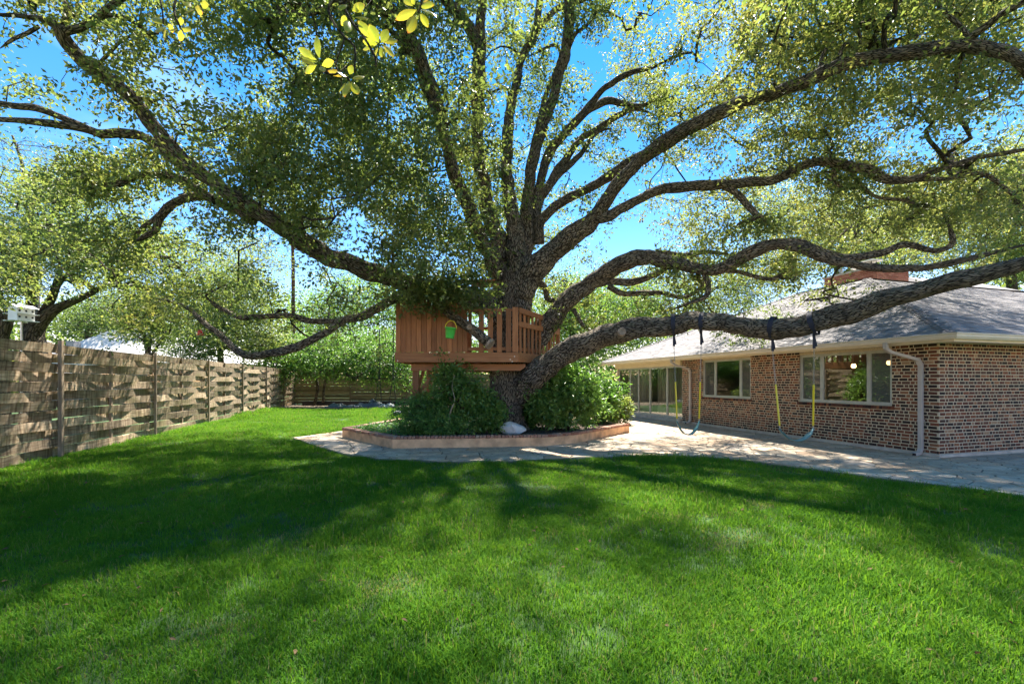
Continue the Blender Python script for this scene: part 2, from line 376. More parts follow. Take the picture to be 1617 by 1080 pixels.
# ------------------------------------------------------------------ leaves
def leaf_mesh(name, pos, direc, nrm, length, width, tint, mat, hexa=False):
    """one small folded leaf per row, two triangles each (four when hexa)"""
    N = len(pos)
    d = direc / (np.linalg.norm(direc, axis=1)[:, None] + 1e-9)
    s_ = np.cross(d, nrm); s_ /= np.linalg.norm(s_, axis=1)[:, None] + 1e-9
    u = np.cross(s_, d)
    Ln = length[:, None]; Wd = width[:, None]
    if not hexa:
        V = np.stack([pos, pos + d * Ln * .45 + s_ * Wd * .5 + u * Wd * .18, pos + d * Ln - u * Ln * .12, pos + d * Ln * .45 - s_ * Wd * .5 + u * Wd * .18], 1)
        T = np.array([[0, 1, 2], [0, 2, 3]]); k = 4
    else:
        V = np.stack([pos, pos + d * Ln * .3 + s_ * Wd * .42 + u * Wd * .16, pos + d * Ln * .68 + s_ * Wd * .45 + u * Wd * .12 - u * Ln * .03,
                      pos + d * Ln - u * Ln * .14, pos + d * Ln * .68 - s_ * Wd * .45 + u * Wd * .12 - u * Ln * .03, pos + d * Ln * .3 - s_ * Wd * .42 + u * Wd * .16,
                      pos + d * Ln * .5 - u * Ln * .03], 1)
        T = np.array([[0, 1, 6], [1, 2, 6], [2, 3, 6], [3, 4, 6], [4, 5, 6], [5, 0, 6]]); k = 7
    V = V.reshape(-1, 3).astype(np.float32)
    Fc = (T[None] + (np.arange(N) * k)[:, None, None]).reshape(-1).astype(np.int32)
    me = bpy.data.meshes.new(name); nf = N * len(T)
    me.vertices.add(len(V)); me.vertices.foreach_set('co', V.ravel())
    me.loops.add(nf * 3); me.loops.foreach_set('vertex_index', Fc)
    me.polygons.add(nf); me.polygons.foreach_set('loop_start', np.arange(nf, dtype=np.int32) * 3)
    me.polygons.foreach_set('loop_total', np.full(nf, 3, np.int32))
    at = me.attributes.new('tint', 'FLOAT', 'POINT'); at.data.foreach_set('value', np.repeat(np.clip(tint, 0, 1), k).astype(np.float32))
    me.materials.append(mat); me.update(calc_edges=True); return me

def cluster_leaves(C, n, spread, flat=.7, rs=RS):
    """C (K,3) cluster centres -> leaf positions, directions, normals"""
    K = len(C); g = rs.normal(size=(K, n, 3)); g[..., 2] *= flat
    sp = np.asarray(spread).reshape(-1, 1, 1) if np.ndim(spread) else spread
    pos = C[:, None, :] + g * sp
    d = g + rs.normal(size=(K, n, 3)) * .9; d[..., 2] -= .15
    nr = rs.normal(size=(K, n, 3)) * .75; nr[..., 2] += .8
    return pos.reshape(-1, 3), d.reshape(-1, 3), nr.reshape(-1, 3)

def grow(C, roots, rs, droop=.1, name='twig', mat=None, rmin=.0045, rmax=.07, cap=1e9, sides=4):
    """join every cluster centre to the nearest node already joined; returns one mesh of twigs"""
    nodes = [r for r in roots]; par = [-1] * len(nodes); nR = len(nodes)
    A = np.array(nodes); D0 = np.array([np.min(np.linalg.norm(A - c, axis=1)) for c in C])
    order = np.argsort(D0)
    P_ = np.zeros((nR + len(C), 3)); P_[:nR] = A; parent = np.full(nR + len(C), -1); cnt = nR; dist0 = np.zeros(nR + len(C))
    for i in order:
        dd = np.linalg.norm(P_[:cnt] - C[i], axis=1) + .25 * dist0[:cnt]
        j = int(np.argmin(dd)); P_[cnt] = C[i]; parent[cnt] = j; dist0[cnt] = dist0[j] + np.linalg.norm(P_[j] - C[i]); cnt += 1
    w_ = np.ones(cnt)
    for i in range(cnt - 1, nR - 1, -1): w_[parent[i]] += w_[i] if parent[i] >= nR else 0
    mb = MB()
    for i in range(nR, cnt):
        a, b = P_[parent[i]], P_[i]; ln = np.linalg.norm(b - a)
        if ln < .03 or ln > cap: continue
        r1 = min(rmax, rmin * w_[i] ** .5 * 1.15); r0 = r1 * 1.25
        k = 4 if ln > .5 else 3
        t = np.linspace(0, 1, k + 1)[:, None]; off = rs.normal(size=3) * ln * .13; off2 = rs.normal(size=3) * ln * .08
        pts = a + (b - a) * t + off * np.sin(t * math.pi) + off2 * np.sin(t * 2 * math.pi) + np.array([0, 0, droop * ln]) * np.sin(t * math.pi)
        mb.tube(pts, np.linspace(r0, r1, k + 1), sides if r1 > .012 else 3, caps=False)
    return mb

# ------------------------------------------------------------------ the ground, patio and lawn
gm = MB(); gm.add([(-400, -60, 0), (400, -60, 0), (400, 700, 0), (-400, 700, 0)], [(0, 1, 2, 3)])
tagit(gm.obj('ground', M['ground'], loc=(0, 0, -.03)), kind='structure')

patio_px = [(463, 692), (500, 705), (540, 717), (600, 725), (700, 729), (800, 729), (900, 724), (1000, 720), (1100, 721), (1200, 730), (1300, 744), (1400, 757), (1500, 769), (1617, 784)]
PAT = [tuple(G(*p)) for p in patio_px] + [(9.5, 3.9), (13.5, 3.9), (14, 11), (10.0, 12.0), (5.6, 24), (3.5, 24), (2.0, 19.5), (-2, 18.5), (-4.4, 16.6)]
def clip_poly(sub, clip):
    out = list(sub)
    for i in range(len(clip)):
        a, b = clip[i], clip[(i + 1) % len(clip)]; inp, out = out, []
        if not inp: return []
        side = lambda p: (b[0] - a[0]) * (p[1] - a[1]) - (b[1] - a[1]) * (p[0] - a[0])
        for j in range(len(inp)):
            p, q = inp[j], inp[(j + 1) % len(inp)]; sp, sq = side(p), side(q)
            if sp >= 0: out.append(p)
            if (sp >= 0) != (sq >= 0):
                t = sp / (sp - sq); out.append((p[0] + (q[0] - p[0]) * t, p[1] + (q[1] - p[1]) * t))
    return out
def area(p): return .5 * sum(p[i][0] * p[(i + 1) % len(p)][1] - p[(i + 1) % len(p)][0] * p[i][1] for i in range(len(p)))
def inpoly(X, Y, poly):
    r = np.zeros(np.shape(X), bool); n = len(poly); j = n - 1
    for i in range(n):
        xi, yi = poly[i]; xj, yj = poly[j]
        c = ((yi > Y) != (yj > Y)) & (X < (xj - xi) * (Y - yi) / (yj - yi + 1e-12) + xi); r ^= c; j = i
    return r
pm = MB(); pm.prism(PAT if area(PAT) > 0 else PAT[::-1], -.06, .012)
patio = tagit(pm.obj('patio', M['joint']), kind='structure')
# irregular flagstones: jittered Voronoi cells
rng = random.Random(3); seeds = []
gx = .62
yy = 3.5
row = 0
while yy < 24.5:
    stp = gx * (1 + .04 * max(0, yy - 9)); xx = -7 + (row % 2) * stp / 2
    while xx < 14:
        x, y = xx + rng.uniform(-.26, .26) * stp, yy + rng.uniform(-.26, .26) * stp
        seeds.append((x, y)); xx += stp
    yy += stp * .88; row += 1
SA = np.array(seeds)
keep = inpoly(SA[:, 0], SA[:, 1], PAT)
BED = [(-4.77, 12.8), (-2.81, 10.7), (.8, 11.06), (1.65, 11.6), (3.62, 14.06), (3.2, 16.2), (0, 17.3), (-4.0, 15.9)]
stones = []
for i in range(len(seeds)):
    x, y = seeds[i]
    if min((x - p[0]) ** 2 + (y - p[1]) ** 2 for p in PAT) > 1.2 and not keep[i]: continue
    if inpoly(np.array(x), np.array(y), [(p[0] * .86 - .1, (p[1] - 13.8) * .86 + 13.8) for p in BED]): continue
    cell = [(x - 1, y - 1), (x + 1, y - 1), (x + 1, y + 1), (x - 1, y + 1)]
    dd = np.hypot(SA[:, 0] - x, SA[:, 1] - y)
    for j in np.argsort(dd)[1:14]:
        sx, sy = SA[j]; mx_, my_ = (x + sx) / 2, (y + sy) / 2; dx, dy = sx - x, sy - y; ln = math.hypot(dx, dy)
        mx_ -= dx / ln * .011; my_ -= dy / ln * .011
        # half-plane towards own seed
        out = []
        for k in range(len(cell)):
            p, q = cell[k], cell[(k + 1) % len(cell)]
            sp = -((p[0] - mx_) * dx + (p[1] - my_) * dy); sq = -((q[0] - mx_) * dx + (q[1] - my_) * dy)
            if sp >= 0: out.append(p)
            if (sp >= 0) != (sq >= 0):
                t = sp / (sp - sq); out.append((p[0] + (q[0] - p[0]) * t, p[1] + (q[1] - p[1]) * t))
        cell = out
        if len(cell) < 3: break
    if len(cell) < 3: continue
    pl = clip_poly(PAT, cell if area(cell) > 0 else cell[::-1])
    if len(pl) >= 3 and abs(area(pl)) > .03: stones.append((math.hypot(x, y), x, y, pl if area(pl) > 0 else pl[::-1]))
stones.sort(key=lambda s: s[0])
# drop near-duplicate points
def tidy(pl):
    o = []
    for p in pl:
        if not o or math.hypot(p[0] - o[-1][0], p[1] - o[-1][1]) > .012: o.append(p)
    if len(o) > 2 and math.hypot(o[0][0] - o[-1][0], o[0][1] - o[-1][1]) < .012: o.pop()
    return o
restm = MB()
for i, (d_, x, y, pl) in enumerate(stones):
    pl = tidy(pl)
    if len(pl) < 3: continue
    h = .024 + rng.uniform(-.004, .006)
    if i < 290:
        mb = MB(); n = len(pl)
        bot = [(p[0] - x, p[1] - y, 0) for p in pl]; top = [((p[0] - x) * .985, (p[1] - y) * .985, h) for p in pl]
        mb.add(bot + top, [tuple(range(n, 2 * n))] + [(k, (k + 1) % n, n + (k + 1) % n, n + k) for k in range(n)])
        mb.obj('flagstone', M['flag'], patio, loc=(x, y, .0))
    else: restm.prism(pl, 0, h)
if restm.v: tagit(restm.obj('distant_flagstones', M['flag'], patio), kind='stuff')
# concrete walk strip along the short wall (smooth, in shade)

# lawn: instanced clumps of blades, thinning with distance
def grass_clump(name, seed, nb=46, size=.16, hmin=.035, hmax=.085, tm=.33, dry=.035):
    rs = np.random.RandomState(seed); V = []; T = []; tint = []
    for i in range(nb):
        a = rs.uniform(0, 2 * math.pi); r = size * math.sqrt(rs.uniform()); x, y = r * math.cos(a), r * math.sin(a)
        h = rs.uniform(hmin, hmax); wd = rs.uniform(.0018, .0032); ang = rs.uniform(0, 2 * math.pi); lean = rs.uniform(.1, .9) * h
        dx, dy = math.cos(ang), math.sin(ang); sx, sy = -dy * wd, dx * wd; b = len(V)
        tw = rs.uniform(-.5, .5); sx2, sy2 = sx * math.cos(tw) - sy * math.sin(tw), sx * math.sin(tw) + sy * math.cos(tw)
        V += [(x - sx, y - sy, 0), (x + sx, y + sy, 0), (x + dx * lean * .35 - sx2, y + dy * lean * .35 - sy2, h * .6), (x + dx * lean * .35 + sx2, y + dy * lean * .35 + sy2, h * .6), (x + dx * lean, y + dy * lean, h * rs.uniform(.8, 1.0))]
        T += [(b, b + 1, b + 3), (b, b + 3, b + 2), (b + 2, b + 3, b + 4)]
        t = min(.66, max(0, rs.normal(tm, .16))) if rs.uniform() > dry else 1.0
        tint += [t] * 5
    me = bpy.data.meshes.new(name); me.from_pydata(V, [], T); me.materials.append(M['grass'])
    at = me.attributes.new('tint', 'FLOAT', 'POINT'); at.data.foreach_set('value', np.array(tint, np.float32)); me.update()
    return me
def scatter_object(name, pts, rotz, scl, which, protos, kind='stuff', **kw):
    """a point mesh whose points carry clumps through geometry nodes"""
    me = bpy.data.meshes.new(name); me.vertices.add(len(pts)); me.vertices.foreach_set('co', np.asarray(pts, np.float32).ravel())
    for nm, arr in (('rz', rotz), ('sc', scl)):
        a = me.attributes.new(nm, 'FLOAT', 'POINT'); a.data.foreach_set('value', np.asarray(arr, np.float32))
    a = me.attributes.new('wh', 'INT', 'POINT'); a.data.foreach_set('value', np.asarray(which, np.int32))
    me.update(); o = link(name, me); o['kind'] = kind; tagit(o, **kw)
    ng = bpy.data.node_groups.new(name + '_nodes', 'GeometryNodeTree')
    ng.interface.new_socket('Geometry', in_out='INPUT', socket_type='NodeSocketGeometry'); ng.interface.new_socket('Geometry', in_out='OUTPUT', socket_type='NodeSocketGeometry')
    n = ng.nodes; l = ng.links.new; gi = n.new('NodeGroupInput'); go = n.new('NodeGroupOutput')
    def attr(nm, ty):
        q = n.new('GeometryNodeInputNamedAttribute'); q.data_type = ty; q.inputs[0].default_value = nm
        return [s_ for s_ in q.outputs if s_.enabled and s_.name == 'Attribute'][0]
    rz, sc_, wh = attr('rz', 'FLOAT'), attr('sc', 'FLOAT'), attr('wh', 'INT')
    cb = n.new('ShaderNodeCombineXYZ'); l(rz, cb.inputs[2])
    jn = n.new('GeometryNodeJoinGeometry')
    for k, pme in enumerate(protos):
        po = bpy.data.objects.new(name + '_clump', pme)      # not linked: only a source for the instances
        oi = n.new('GeometryNodeObjectInfo'); oi.inputs[0].default_value = po; oi.transform_space = 'ORIGINAL'
        cmp_ = n.new('FunctionNodeCompare'); cmp_.data_type = 'INT'; cmp_.operation = 'EQUAL'
        ins = [s_ for s_ in cmp_.inputs if s_.enabled]; l(wh, ins[0]); ins[1].default_value = k
        ip = n.new('GeometryNodeInstanceOnPoints'); l(gi.outputs[0], ip.inputs['Points']); l(cmp_.outputs[0], ip.inputs['Selection'])
        l(oi.outputs['Geometry'], ip.inputs['Instance']); l(cb.outputs[0], ip.inputs['Rotation']); l(sc_, ip.inputs['Scale'])
        l(ip.outputs[0], jn.inputs[0])
    l(jn.outputs[0], go.inputs[0])
    md = o.modifiers.new('scatter', 'NODES'); md.node_group = ng
    return o
def fence_x(y): return -7.17 - .25 * y
gp = []
for (y0, y1, dens) in ((1.6, 4.2, 165), (4.2, 7, 115), (7, 11, 70), (11, 17, 42), (17, 27, 22)):
    x0, x1 = -max(y1 * 1.16, 3), min(y1 * 1.16 + .5, 12); x0 = max(x0, -14)
    n = int((x1 - x0) * (y1 - y0) * dens); X = RS.uniform(x0, x1, n); Y = RS.uniform(y0, y1, n)
    jit = RS.normal(0, .055, n)
    ok = (X > fence_x(Y) + .12) & ~inpoly(X, Y + jit, PAT) & ~inpoly(X, Y, BED) & (Y < 26.2 + .6 * np.sin(X * .8)) & (X < 9.5)
    ok &= ~((Y > 15) & (X > -2))
    gp.append(np.stack([X[ok], Y[ok]], 1))
yf = RS.uniform(5, 26, 700); gp.append(np.stack([fence_x(yf) + .13 + np.abs(RS.normal(0, .07, 700)), yf], 1))
gp = np.vstack(gp); NG = len(gp)
patch = .5 + .5 * np.sin(gp[:, 0] * 1.3 + 1.5 * np.sin(gp[:, 1] * .7)) * np.sin(gp[:, 1] * 1.1 + np.sin(gp[:, 0] * .9)); patch = .6 * patch + .4 * RS.uniform(size=NG)
gs = (.68 + .62 * patch) * (1 + .05 * np.maximum(gp[:, 1] - 6, 0)) * RS.uniform(.85, 1.15, NG)
gs[-700:] *= 1.35
protos = [grass_clump('grass_blades', s_) for s_ in (1, 2)] + [grass_clump('grass_blades', 3, 46, .16, .03, .07, .10, .02), grass_clump('grass_blades', 4, 34, .13, .07, .13, .4, .06), grass_clump('grass_blades', 5, 36, .17, .02, .05, .5, .30), grass_clump('grass_blades', 6, 44, .16, .035, .085, .55, .05)]
fld = np.array([NZ.noise(Vector((x * .55, y * .8, 2.2))) + .5 * NZ.noise(Vector((x * 2.2, y * 2.2, 5))) for x, y in gp])
wh = RS.choice([0, 1], NG); wh[fld + RS.normal(0, .12, NG) > .26] = 5; wh[fld + RS.normal(0, .12, NG) < -.30] = 2
fl2 = np.array([NZ.noise(Vector((x * 1.1 + 9, y * 1.5, 7.2))) for x, y in gp]); wh[fl2 + RS.normal(0, .08, NG) > .40] = 4 
wh[(patch > .70) & (RS.uniform(size=NG) < .22)] = 3
scatter_object('lawn_grass', np.column_stack([gp, np.full(NG, -.03)]), RS.uniform(0, 6.28, NG), gs, wh, protos,
               label='bright green mown lawn covering the whole foreground between fence and patio', cat='grass')
# fallen leaves on the patio
K = 2600; X = RS.uniform(-6, 10, K); Y = RS.uniform(5, 20, K); ok = inpoly(X, Y, PAT) & ~inpoly(X, Y, BED); X, Y = X[ok], Y[ok]; K = len(X)
me = leaf_mesh('fallen_leaves', np.column_stack([X, Y, np.full(K, .034)]), np.column_stack([RS.normal(size=(K, 2)), np.zeros(K)]), np.tile([0, 0, 1.], (K, 1)) + RS.normal(size=(K, 3)) * .12,
               RS.uniform(.035, .06, K), RS.uniform(.015, .028, K), RS.uniform(size=K), M['dry_leaf'])
tagit(link('fallen_leaves', me), 'small dry brown oak leaves scattered over the flagstone patio', 'leaves', kind='stuff')

K = 900; X = RS.uniform(-9, 9, K); Y = RS.uniform(2.2, 16, K); ok = (X > fence_x(Y) + .3) & ~inpoly(X, Y, PAT) & ~inpoly(X, Y, BED); X, Y = X[ok], Y[ok]; K = len(X)
me = leaf_mesh('lawn_leaves', np.column_stack([X, Y, RS.uniform(.015, .045, K)]), RS.normal(size=(K, 3)) * [1, 1, .3], np.tile([0, 0, 1.], (K, 1)) + RS.normal(size=(K, 3)) * .4,
               RS.uniform(.035, .065, K), RS.uniform(.016, .028, K), RS.uniform(.3, 1, K), M['dry_leaf'])
tagit(link('lawn_leaves', me), 'few small dry leaves caught in the blades of the green lawn', 'leaves', kind='stuff')

# ------------------------------------------------------------------ the brick house (local x into the house, y along the long wall away from camera)
HOUSE_RZ = math.atan2(.276, .961)
HC = (8.84, 9.43, 0)
house = empty('brick_house', HC, HOUSE_RZ, label='single storey brown brick house with grey hip roof on the right of the patio', cat='house')
def hl2w(x, y, z=0):
    c, s_ = math.cos(HOUSE_RZ), math.sin(HOUSE_RZ); return np.array([HC[0] + c * x - s_ * y, HC[1] + s_ * x + c * y, z])
WT = 2.42                                       # wall top
LEN = 13.4
OPEN = [(.90, 3.27, 1.05, 2.32), (5.0, 7.21, 1.05, 2.34), (8.36, LEN - .12, .16, 2.2)]
wb = MB()
ys = sorted({0, LEN} | {o[0] for o in OPEN} | {o[1] for o in OPEN})
for a, b in zip(ys[:-1], ys[1:]):
    o = [q for q in OPEN if abs(q[0] - a) < 1e-6]
    if o: wb.box(.002, .2, a, b, 0, o[0][2]); wb.box(.002, .2, a, b, o[0][3], WT)
    else: wb.box(.002, .2, max(a, .03), b, 0, WT)
wb.box(.002, 16, .002, .029, 0, WT); wb.box(.2, 16, .029, .2, 0, WT)
wb.box(.2, 11, LEN - .2, LEN, 0, WT)
wb.obj('wall', M['mortar'], house)
# footing
fb = MB(); fb.box(-.05, .008, -.05, 8.36, -.03, .085); fb.box(.008, 16, -.05, .008, -.03, .085)
fb.box(-.12, .01, 8.36, LEN, -.03, .15)
bevel(fb.obj('footing', M['concrete'], house), .012)
# bricks
BH, PITCH, BP = .0535, .0722, .020
brk = []                                        # (world centre distance, centre local, along axis, length)
def lay(axis, a0, a1, z0, z1, holes):
    z = z0; r = 0
    while z + BH <= z1 + .002:
        p = a0 + (-.06 if r % 2 else 0); k = r % 2; 
        while p < a1:
            ln = .158 if k % 2 == 0 else .073
            if random.random() < .13: ln = .073 if ln > .1 else .158
            ln += random.uniform(-.006, .006)
            s_, e = max(p, a0), min(p + ln, a1)
            segs = [(s_, e)]
            for (h0, h1, hz0, hz1) in holes:
                if z + BH > hz0 - .001 and z < hz1 + .001:
                    ns = []
                    for (u, v) in segs:
                        if v <= h0 or u >= h1: ns.append((u, v))
                        else:
                            if u < h0: ns.append((u, h0))
                            if v > h1: ns.append((h1, v))
                    segs = ns
            for (u, v) in segs:
                if v - u > .022: brk.append((axis, (u + v) / 2, v - u, z + BH / 2))
            p += ln + BP; k += 1
        z += PITCH; r += 1
holes_l = [(OPEN[0][0], OPEN[0][1], OPEN[0][2] - .095, 3), (OPEN[1][0], OPEN[1][1], OPEN[1][2] - .095, 3), (8.36, 30, 0, 3)]
lay('y', 0, 8.36, .095, WT, holes_l)
lay('x', .0, 7.5, .095, WT, [])
def brick_mesh(ln, hh=BH, dp=.03):
    mb = MB(); j = .0018; x0, x1 = -ln / 2, ln / 2; y0, y1 = 0, dp
    q = lambda: random.uniform(-.002, .002)
    vs = [(x0 + j, 0, -hh / 2 + j), (x1 - j, 0, -hh / 2 + j), (x1 - j, 0, hh / 2 - j), (x0 + j, 0, hh / 2 - j),
          (x0, .004, -hh / 2), (x1, .004, -hh / 2), (x1, .004, hh / 2), (x0, .004, hh / 2),
          (x0, y1, -hh / 2), (x1, y1, -hh / 2), (x1, y1, hh / 2), (x0, y1, hh / 2)]
    vs = [(a + q(), b, c + q()) for a, b, c in vs[:8]] + vs[8:]
    mb.add(vs, [(0, 1, 2, 3), (4, 5, 1, 0), (5, 6, 2, 1), (6, 7, 3, 2), (7, 4, 0, 3), (8, 9, 5, 4), (9, 10, 6, 5), (10, 11, 7, 6), (11, 8, 4, 7)])
    return mb
def wpos(b):
    ax, c, ln, z = b; return hl2w(0, c, z) if ax == 'y' else hl2w(c, 0, z)
def seen(b):
    p = wpos(b); return p[1] > 1 and p[0] / p[1] < 1.13
def size_px(b):
    ax, c, ln, z = b; p = wpos(b); q = wpos((ax, c + ln, ln, z)); return abs(q[0] / q[1] - p[0] / p[1])
rank = sorted([b for b in brk if seen(b)], key=lambda b: -size_px(b) * 719 / math.hypot(*wpos(b)[:2]))
near = set(id(b) for b in rank[:292])
cache = {}
mass = MB()
for b in brk:
    ax, c, ln, z = b; pr = random.uniform(-.003, .0005)
    if id(b) in near:
        key = (round(ln / .012), random.randrange(3))
        if key not in cache: cache[key] = brick_mesh(key[0] * .012).mesh('brick', M['brick'])
        if ax == 'x': o = link('brick', cache[key], house, (c, pr, z), (0, random.uniform(-.006, .006), 0))
        else: o = link('brick', cache[key], house, (pr, c, z), (0, 0, -math.pi / 2))
    else:
        if ax == 'x': mass.box(c - ln / 2, c + ln / 2, pr, .03, z - BH / 2, z + BH / 2, drop=('y1',))
        else: mass.box(pr, .03, c - ln / 2, c + ln / 2, z - BH / 2, z + BH / 2, drop=('x1',))
tagit(mass.obj('brickwork', M['brick_i'], house), kind='stuff')
# rowlock sills under the two windows
sl = MB()
for (a, b, z0, z1) in OPEN[:2]:
    y = a - .05
    while y < b + .03:
        s0 = y; e0 = y + .052
        sl.add([(-.035, s0, z0 - .090), (-.035, e0, z0 - .090), (.08, e0, z0 - .090), (.08, s0, z0 - .090), (-.035, s0, z0 - .018), (-.035, e0, z0 - .018), (.08, e0, z0 - .002), (.08, s0, z0 - .002)],
               [(0, 3, 2, 1), (4, 5, 6, 7), (0, 1, 5, 4), (1, 2, 6, 5), (2, 3, 7, 6), (3, 0, 4, 7)]); y += .062
tagit(sl.obj('sill_bricks', M['brick_i'], house), kind='stuff')
# windows
def window(y0, y1, z0, z1, mull, panes, name='window', depth=.06):
    fr = MB(); t = .045
    fr.box(depth - .03, depth + .04, y0, y1, z0, z0 + t); fr.box(depth - .03, depth + .04, y0, y1, z1 - t, z1)
    fr.box(depth - .03, depth + .04, y0, y0 + t, z0 + t, z1 - t); fr.box(depth - .03, depth + .04, y1 - t, y1, z0 + t, z1 - t)
    for mm in mull: fr.box(depth - .025, depth + .038, mm - .03, mm + .03, z0 + t, z1 - t)
    fo = fr.obj(name, M['alu'], house)
    e = [y0 + t] + [q for mm in mull for q in (mm - .03, mm + .03)] + [y1 - t]
    for k in range(len(e) // 2):
        a, b = e[2 * k], e[2 * k + 1]
        pn = MB(); pn.add([(depth, a, z0 + t), (depth, b, z0 + t), (depth, b, z1 - t), (depth, a, z1 - t)], [(0, 3, 2, 1)])
        pn.obj('pane', M['glass'] if panes[k] else M['screen'], fo)
        iw = MB(); i_ = .022
        for (p, q, r_, s_) in ((a, b, z0 + t, z0 + t + i_), (a, b, z1 - t - i_, z1 - t), (a, a + i_, z0 + t + i_, z1 - t - i_), (b - i_, b, z0 + t + i_, z1 - t - i_)):
            iw.box(depth - .018, depth + .02, p, q, r_, s_)
        iw.obj('sash', M['alu'], fo)
    return fo
def ty(px):                                     # distance along the long wall seen at a photo column
    r_ = (px - CX) / F; return (HC[0] - r_ * HC[1]) / (r_ * .961 + .276)
window(*OPEN[0], [ty(1370), ty(1296)], [0, 1, 0])
window(*OPEN[1], [ty(1168), ty(1128)], [0, 1, 0])
window(*OPEN[2], [ty(1052), ty(1025), ty(1007), ty(994)], [1, 1, 1, 1, 1], 'sliding_door')
# rooms behind the glass
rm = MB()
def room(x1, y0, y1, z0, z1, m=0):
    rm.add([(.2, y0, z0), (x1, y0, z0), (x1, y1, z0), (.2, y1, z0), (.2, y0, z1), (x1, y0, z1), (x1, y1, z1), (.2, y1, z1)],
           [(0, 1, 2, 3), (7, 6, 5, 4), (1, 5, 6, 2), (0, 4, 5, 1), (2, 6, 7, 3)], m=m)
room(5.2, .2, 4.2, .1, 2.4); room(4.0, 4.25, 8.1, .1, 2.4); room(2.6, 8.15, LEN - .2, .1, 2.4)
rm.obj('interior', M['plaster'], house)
rg = MB(); rg.box(5.0, 5.18, 1.2, 2.6, .1, 2.1); rg.box(3.8, 3.98, 6.0, 6.9, .1, 2.1)
rg.obj('interior_doorway', simple('brown_door', (.06, .035, .02), .5), house)
bl = MB()
for k in range(34):
    y = 8.5 + k * .14
    if 15 < k < 19: continue
    bl.box(.5, .52, y, y + .125, .2, 2.25)
bl.obj('vertical_blind', M['blind'], house)
# roof
EV, PT = -.62, .45
RZ0 = 2.50
def rz(d): return RZ0 + PT * d
X1, Y1r = 16, LEN + .62
wdt = 6.0
ax_, ay_ = EV + wdt, EV + wdt
top = rz(wdt)
rf = MB()
A0, A1 = (EV, EV, RZ0), (EV, Y1r, RZ0); Rn, Rf = (ax_, ay_, top), (ax_, Y1r - wdt, top)
rf.add([A0, A1, Rf, Rn], [(3, 2, 1, 0)]); rf.add([A0, Rn, (X1, ay_, top), (X1, EV, RZ0)], [(3, 2, 1, 0)])
rf.add([A1, Rf, (ax_ + wdt, Y1r, RZ0)], [(2, 1, 0)])
rf.add([Rn, Rf, (ax_ + wdt, Y1r, RZ0), (ax_ + wdt, ay_ + wdt, RZ0)], [(3, 2, 1, 0)])
rf.add([Rn, (ax_ + wdt, ay_ + wdt, RZ0), (X1, ay_ + wdt, RZ0), (X1, ay_, top)], [(3, 2, 1, 0)])
roof = rf.obj('roof', M['shingle_i'], house)
# a taller wing whose roof shows past the branch on the right
WX = 7.6
w2 = MB(); zt = rz(wdt) + 1.1
w2.add([(WX, 1.8, rz(1.8 - EV) - .05), (WX + 9, 1.8, rz(1.8 - EV) - .05), (WX + 9, 8.2, zt), (WX + 4.2, 8.2, zt)], [(0, 1, 2, 3)])
w2.add([(WX, 1.8, rz(1.8 - EV) - .05), (WX + 4.2, 8.2, zt), (WX + 4.2, 12, rz(3))], [(0, 1, 2)])
w2.obj('wing_roof', M['shingle_i'], house)
slope = math.sqrt(1 + PT * PT); ang = math.atan(PT)
sh = []
EXPO = .14
d = 0.0; r_i = 0
while d < wdt:                                  # d = horizontal distance up from the eave
    # long slope
    a = EV + d + random.uniform(-.3, 0); 
    while a < Y1r - d:
        ln = random.choice([.16, .22, .30, .34]); 
        if a + ln > EV + d and a < Y1r - d: sh.append(('L', d, max(a, EV + d - .02), min(a + ln - .006, Y1r - d)))
        a += ln
    a = EV + d + random.uniform(-.3, 0)
    while a < 12.5:
        ln = random.choice([.16, .22, .30, .34]); sh.append(('S', d, max(a, EV + d - .02), a + ln - .006)); a += ln
    d += EXPO / slope; r_i += 1
def sh_center(s_):
    k, d, a, b = s_; c = (a + b) / 2
    return hl2w(EV + d, c, rz(d)) if k == 'L' else hl2w(c, EV + d, rz(d))
def sh_key(s_):
    p = sh_center(s_)
    if p[1] < 1 or p[0] / p[1] > 1.13: return 1e9
    return math.hypot(p[0], p[1])
nearS = set(id(s_) for s_ in sorted(sh, key=sh_key)[:292])
smass = MB(); scache = {}
def shingle_mesh(ln):
    mb = MB(); mb.add([(-ln / 2, 0, .020), (ln / 2, 0, .020), (ln / 2, .19, .008), (-ln / 2, .19, .008), (-ln / 2, 0, .004), (ln / 2, 0, .004)],
                      [(0, 1, 2, 3), (4, 5, 1, 0), (5, 2, 1), (4, 0, 3)]); return mb
for s_ in sh:
    k, d, a, b = s_; c, ln = (a + b) / 2, b - a
    if ln < .05: continue
    lift = random.uniform(0, .006)
    if k == 'S': Mx = Matrix.Translation((c, EV + d - .01, rz(d) + lift)) @ Matrix.Rotation(ang, 4, 'X')
    else: Mx = Matrix.Translation((EV + d - .01, c, rz(d) + lift)) @ Matrix.Rotation(-math.pi / 2, 4, 'Z') @ Matrix.Rotation(ang, 4, 'X')
    if id(s_) in nearS:
        q = round(ln / .02)
        if q not in scache: scache[q] = shingle_mesh(q * .02).mesh('shingle', M['shingle'])
        o = link('shingle', scache[q], roof); o.matrix_local = Mx
    else:
        t_ = shingle_mesh(ln); smass.add([Mx @ Vector(v) for v in t_.v], t_.f)
tagit(smass.obj('shingles', M['shingle_i'], roof), kind='stuff')
hp = MB()
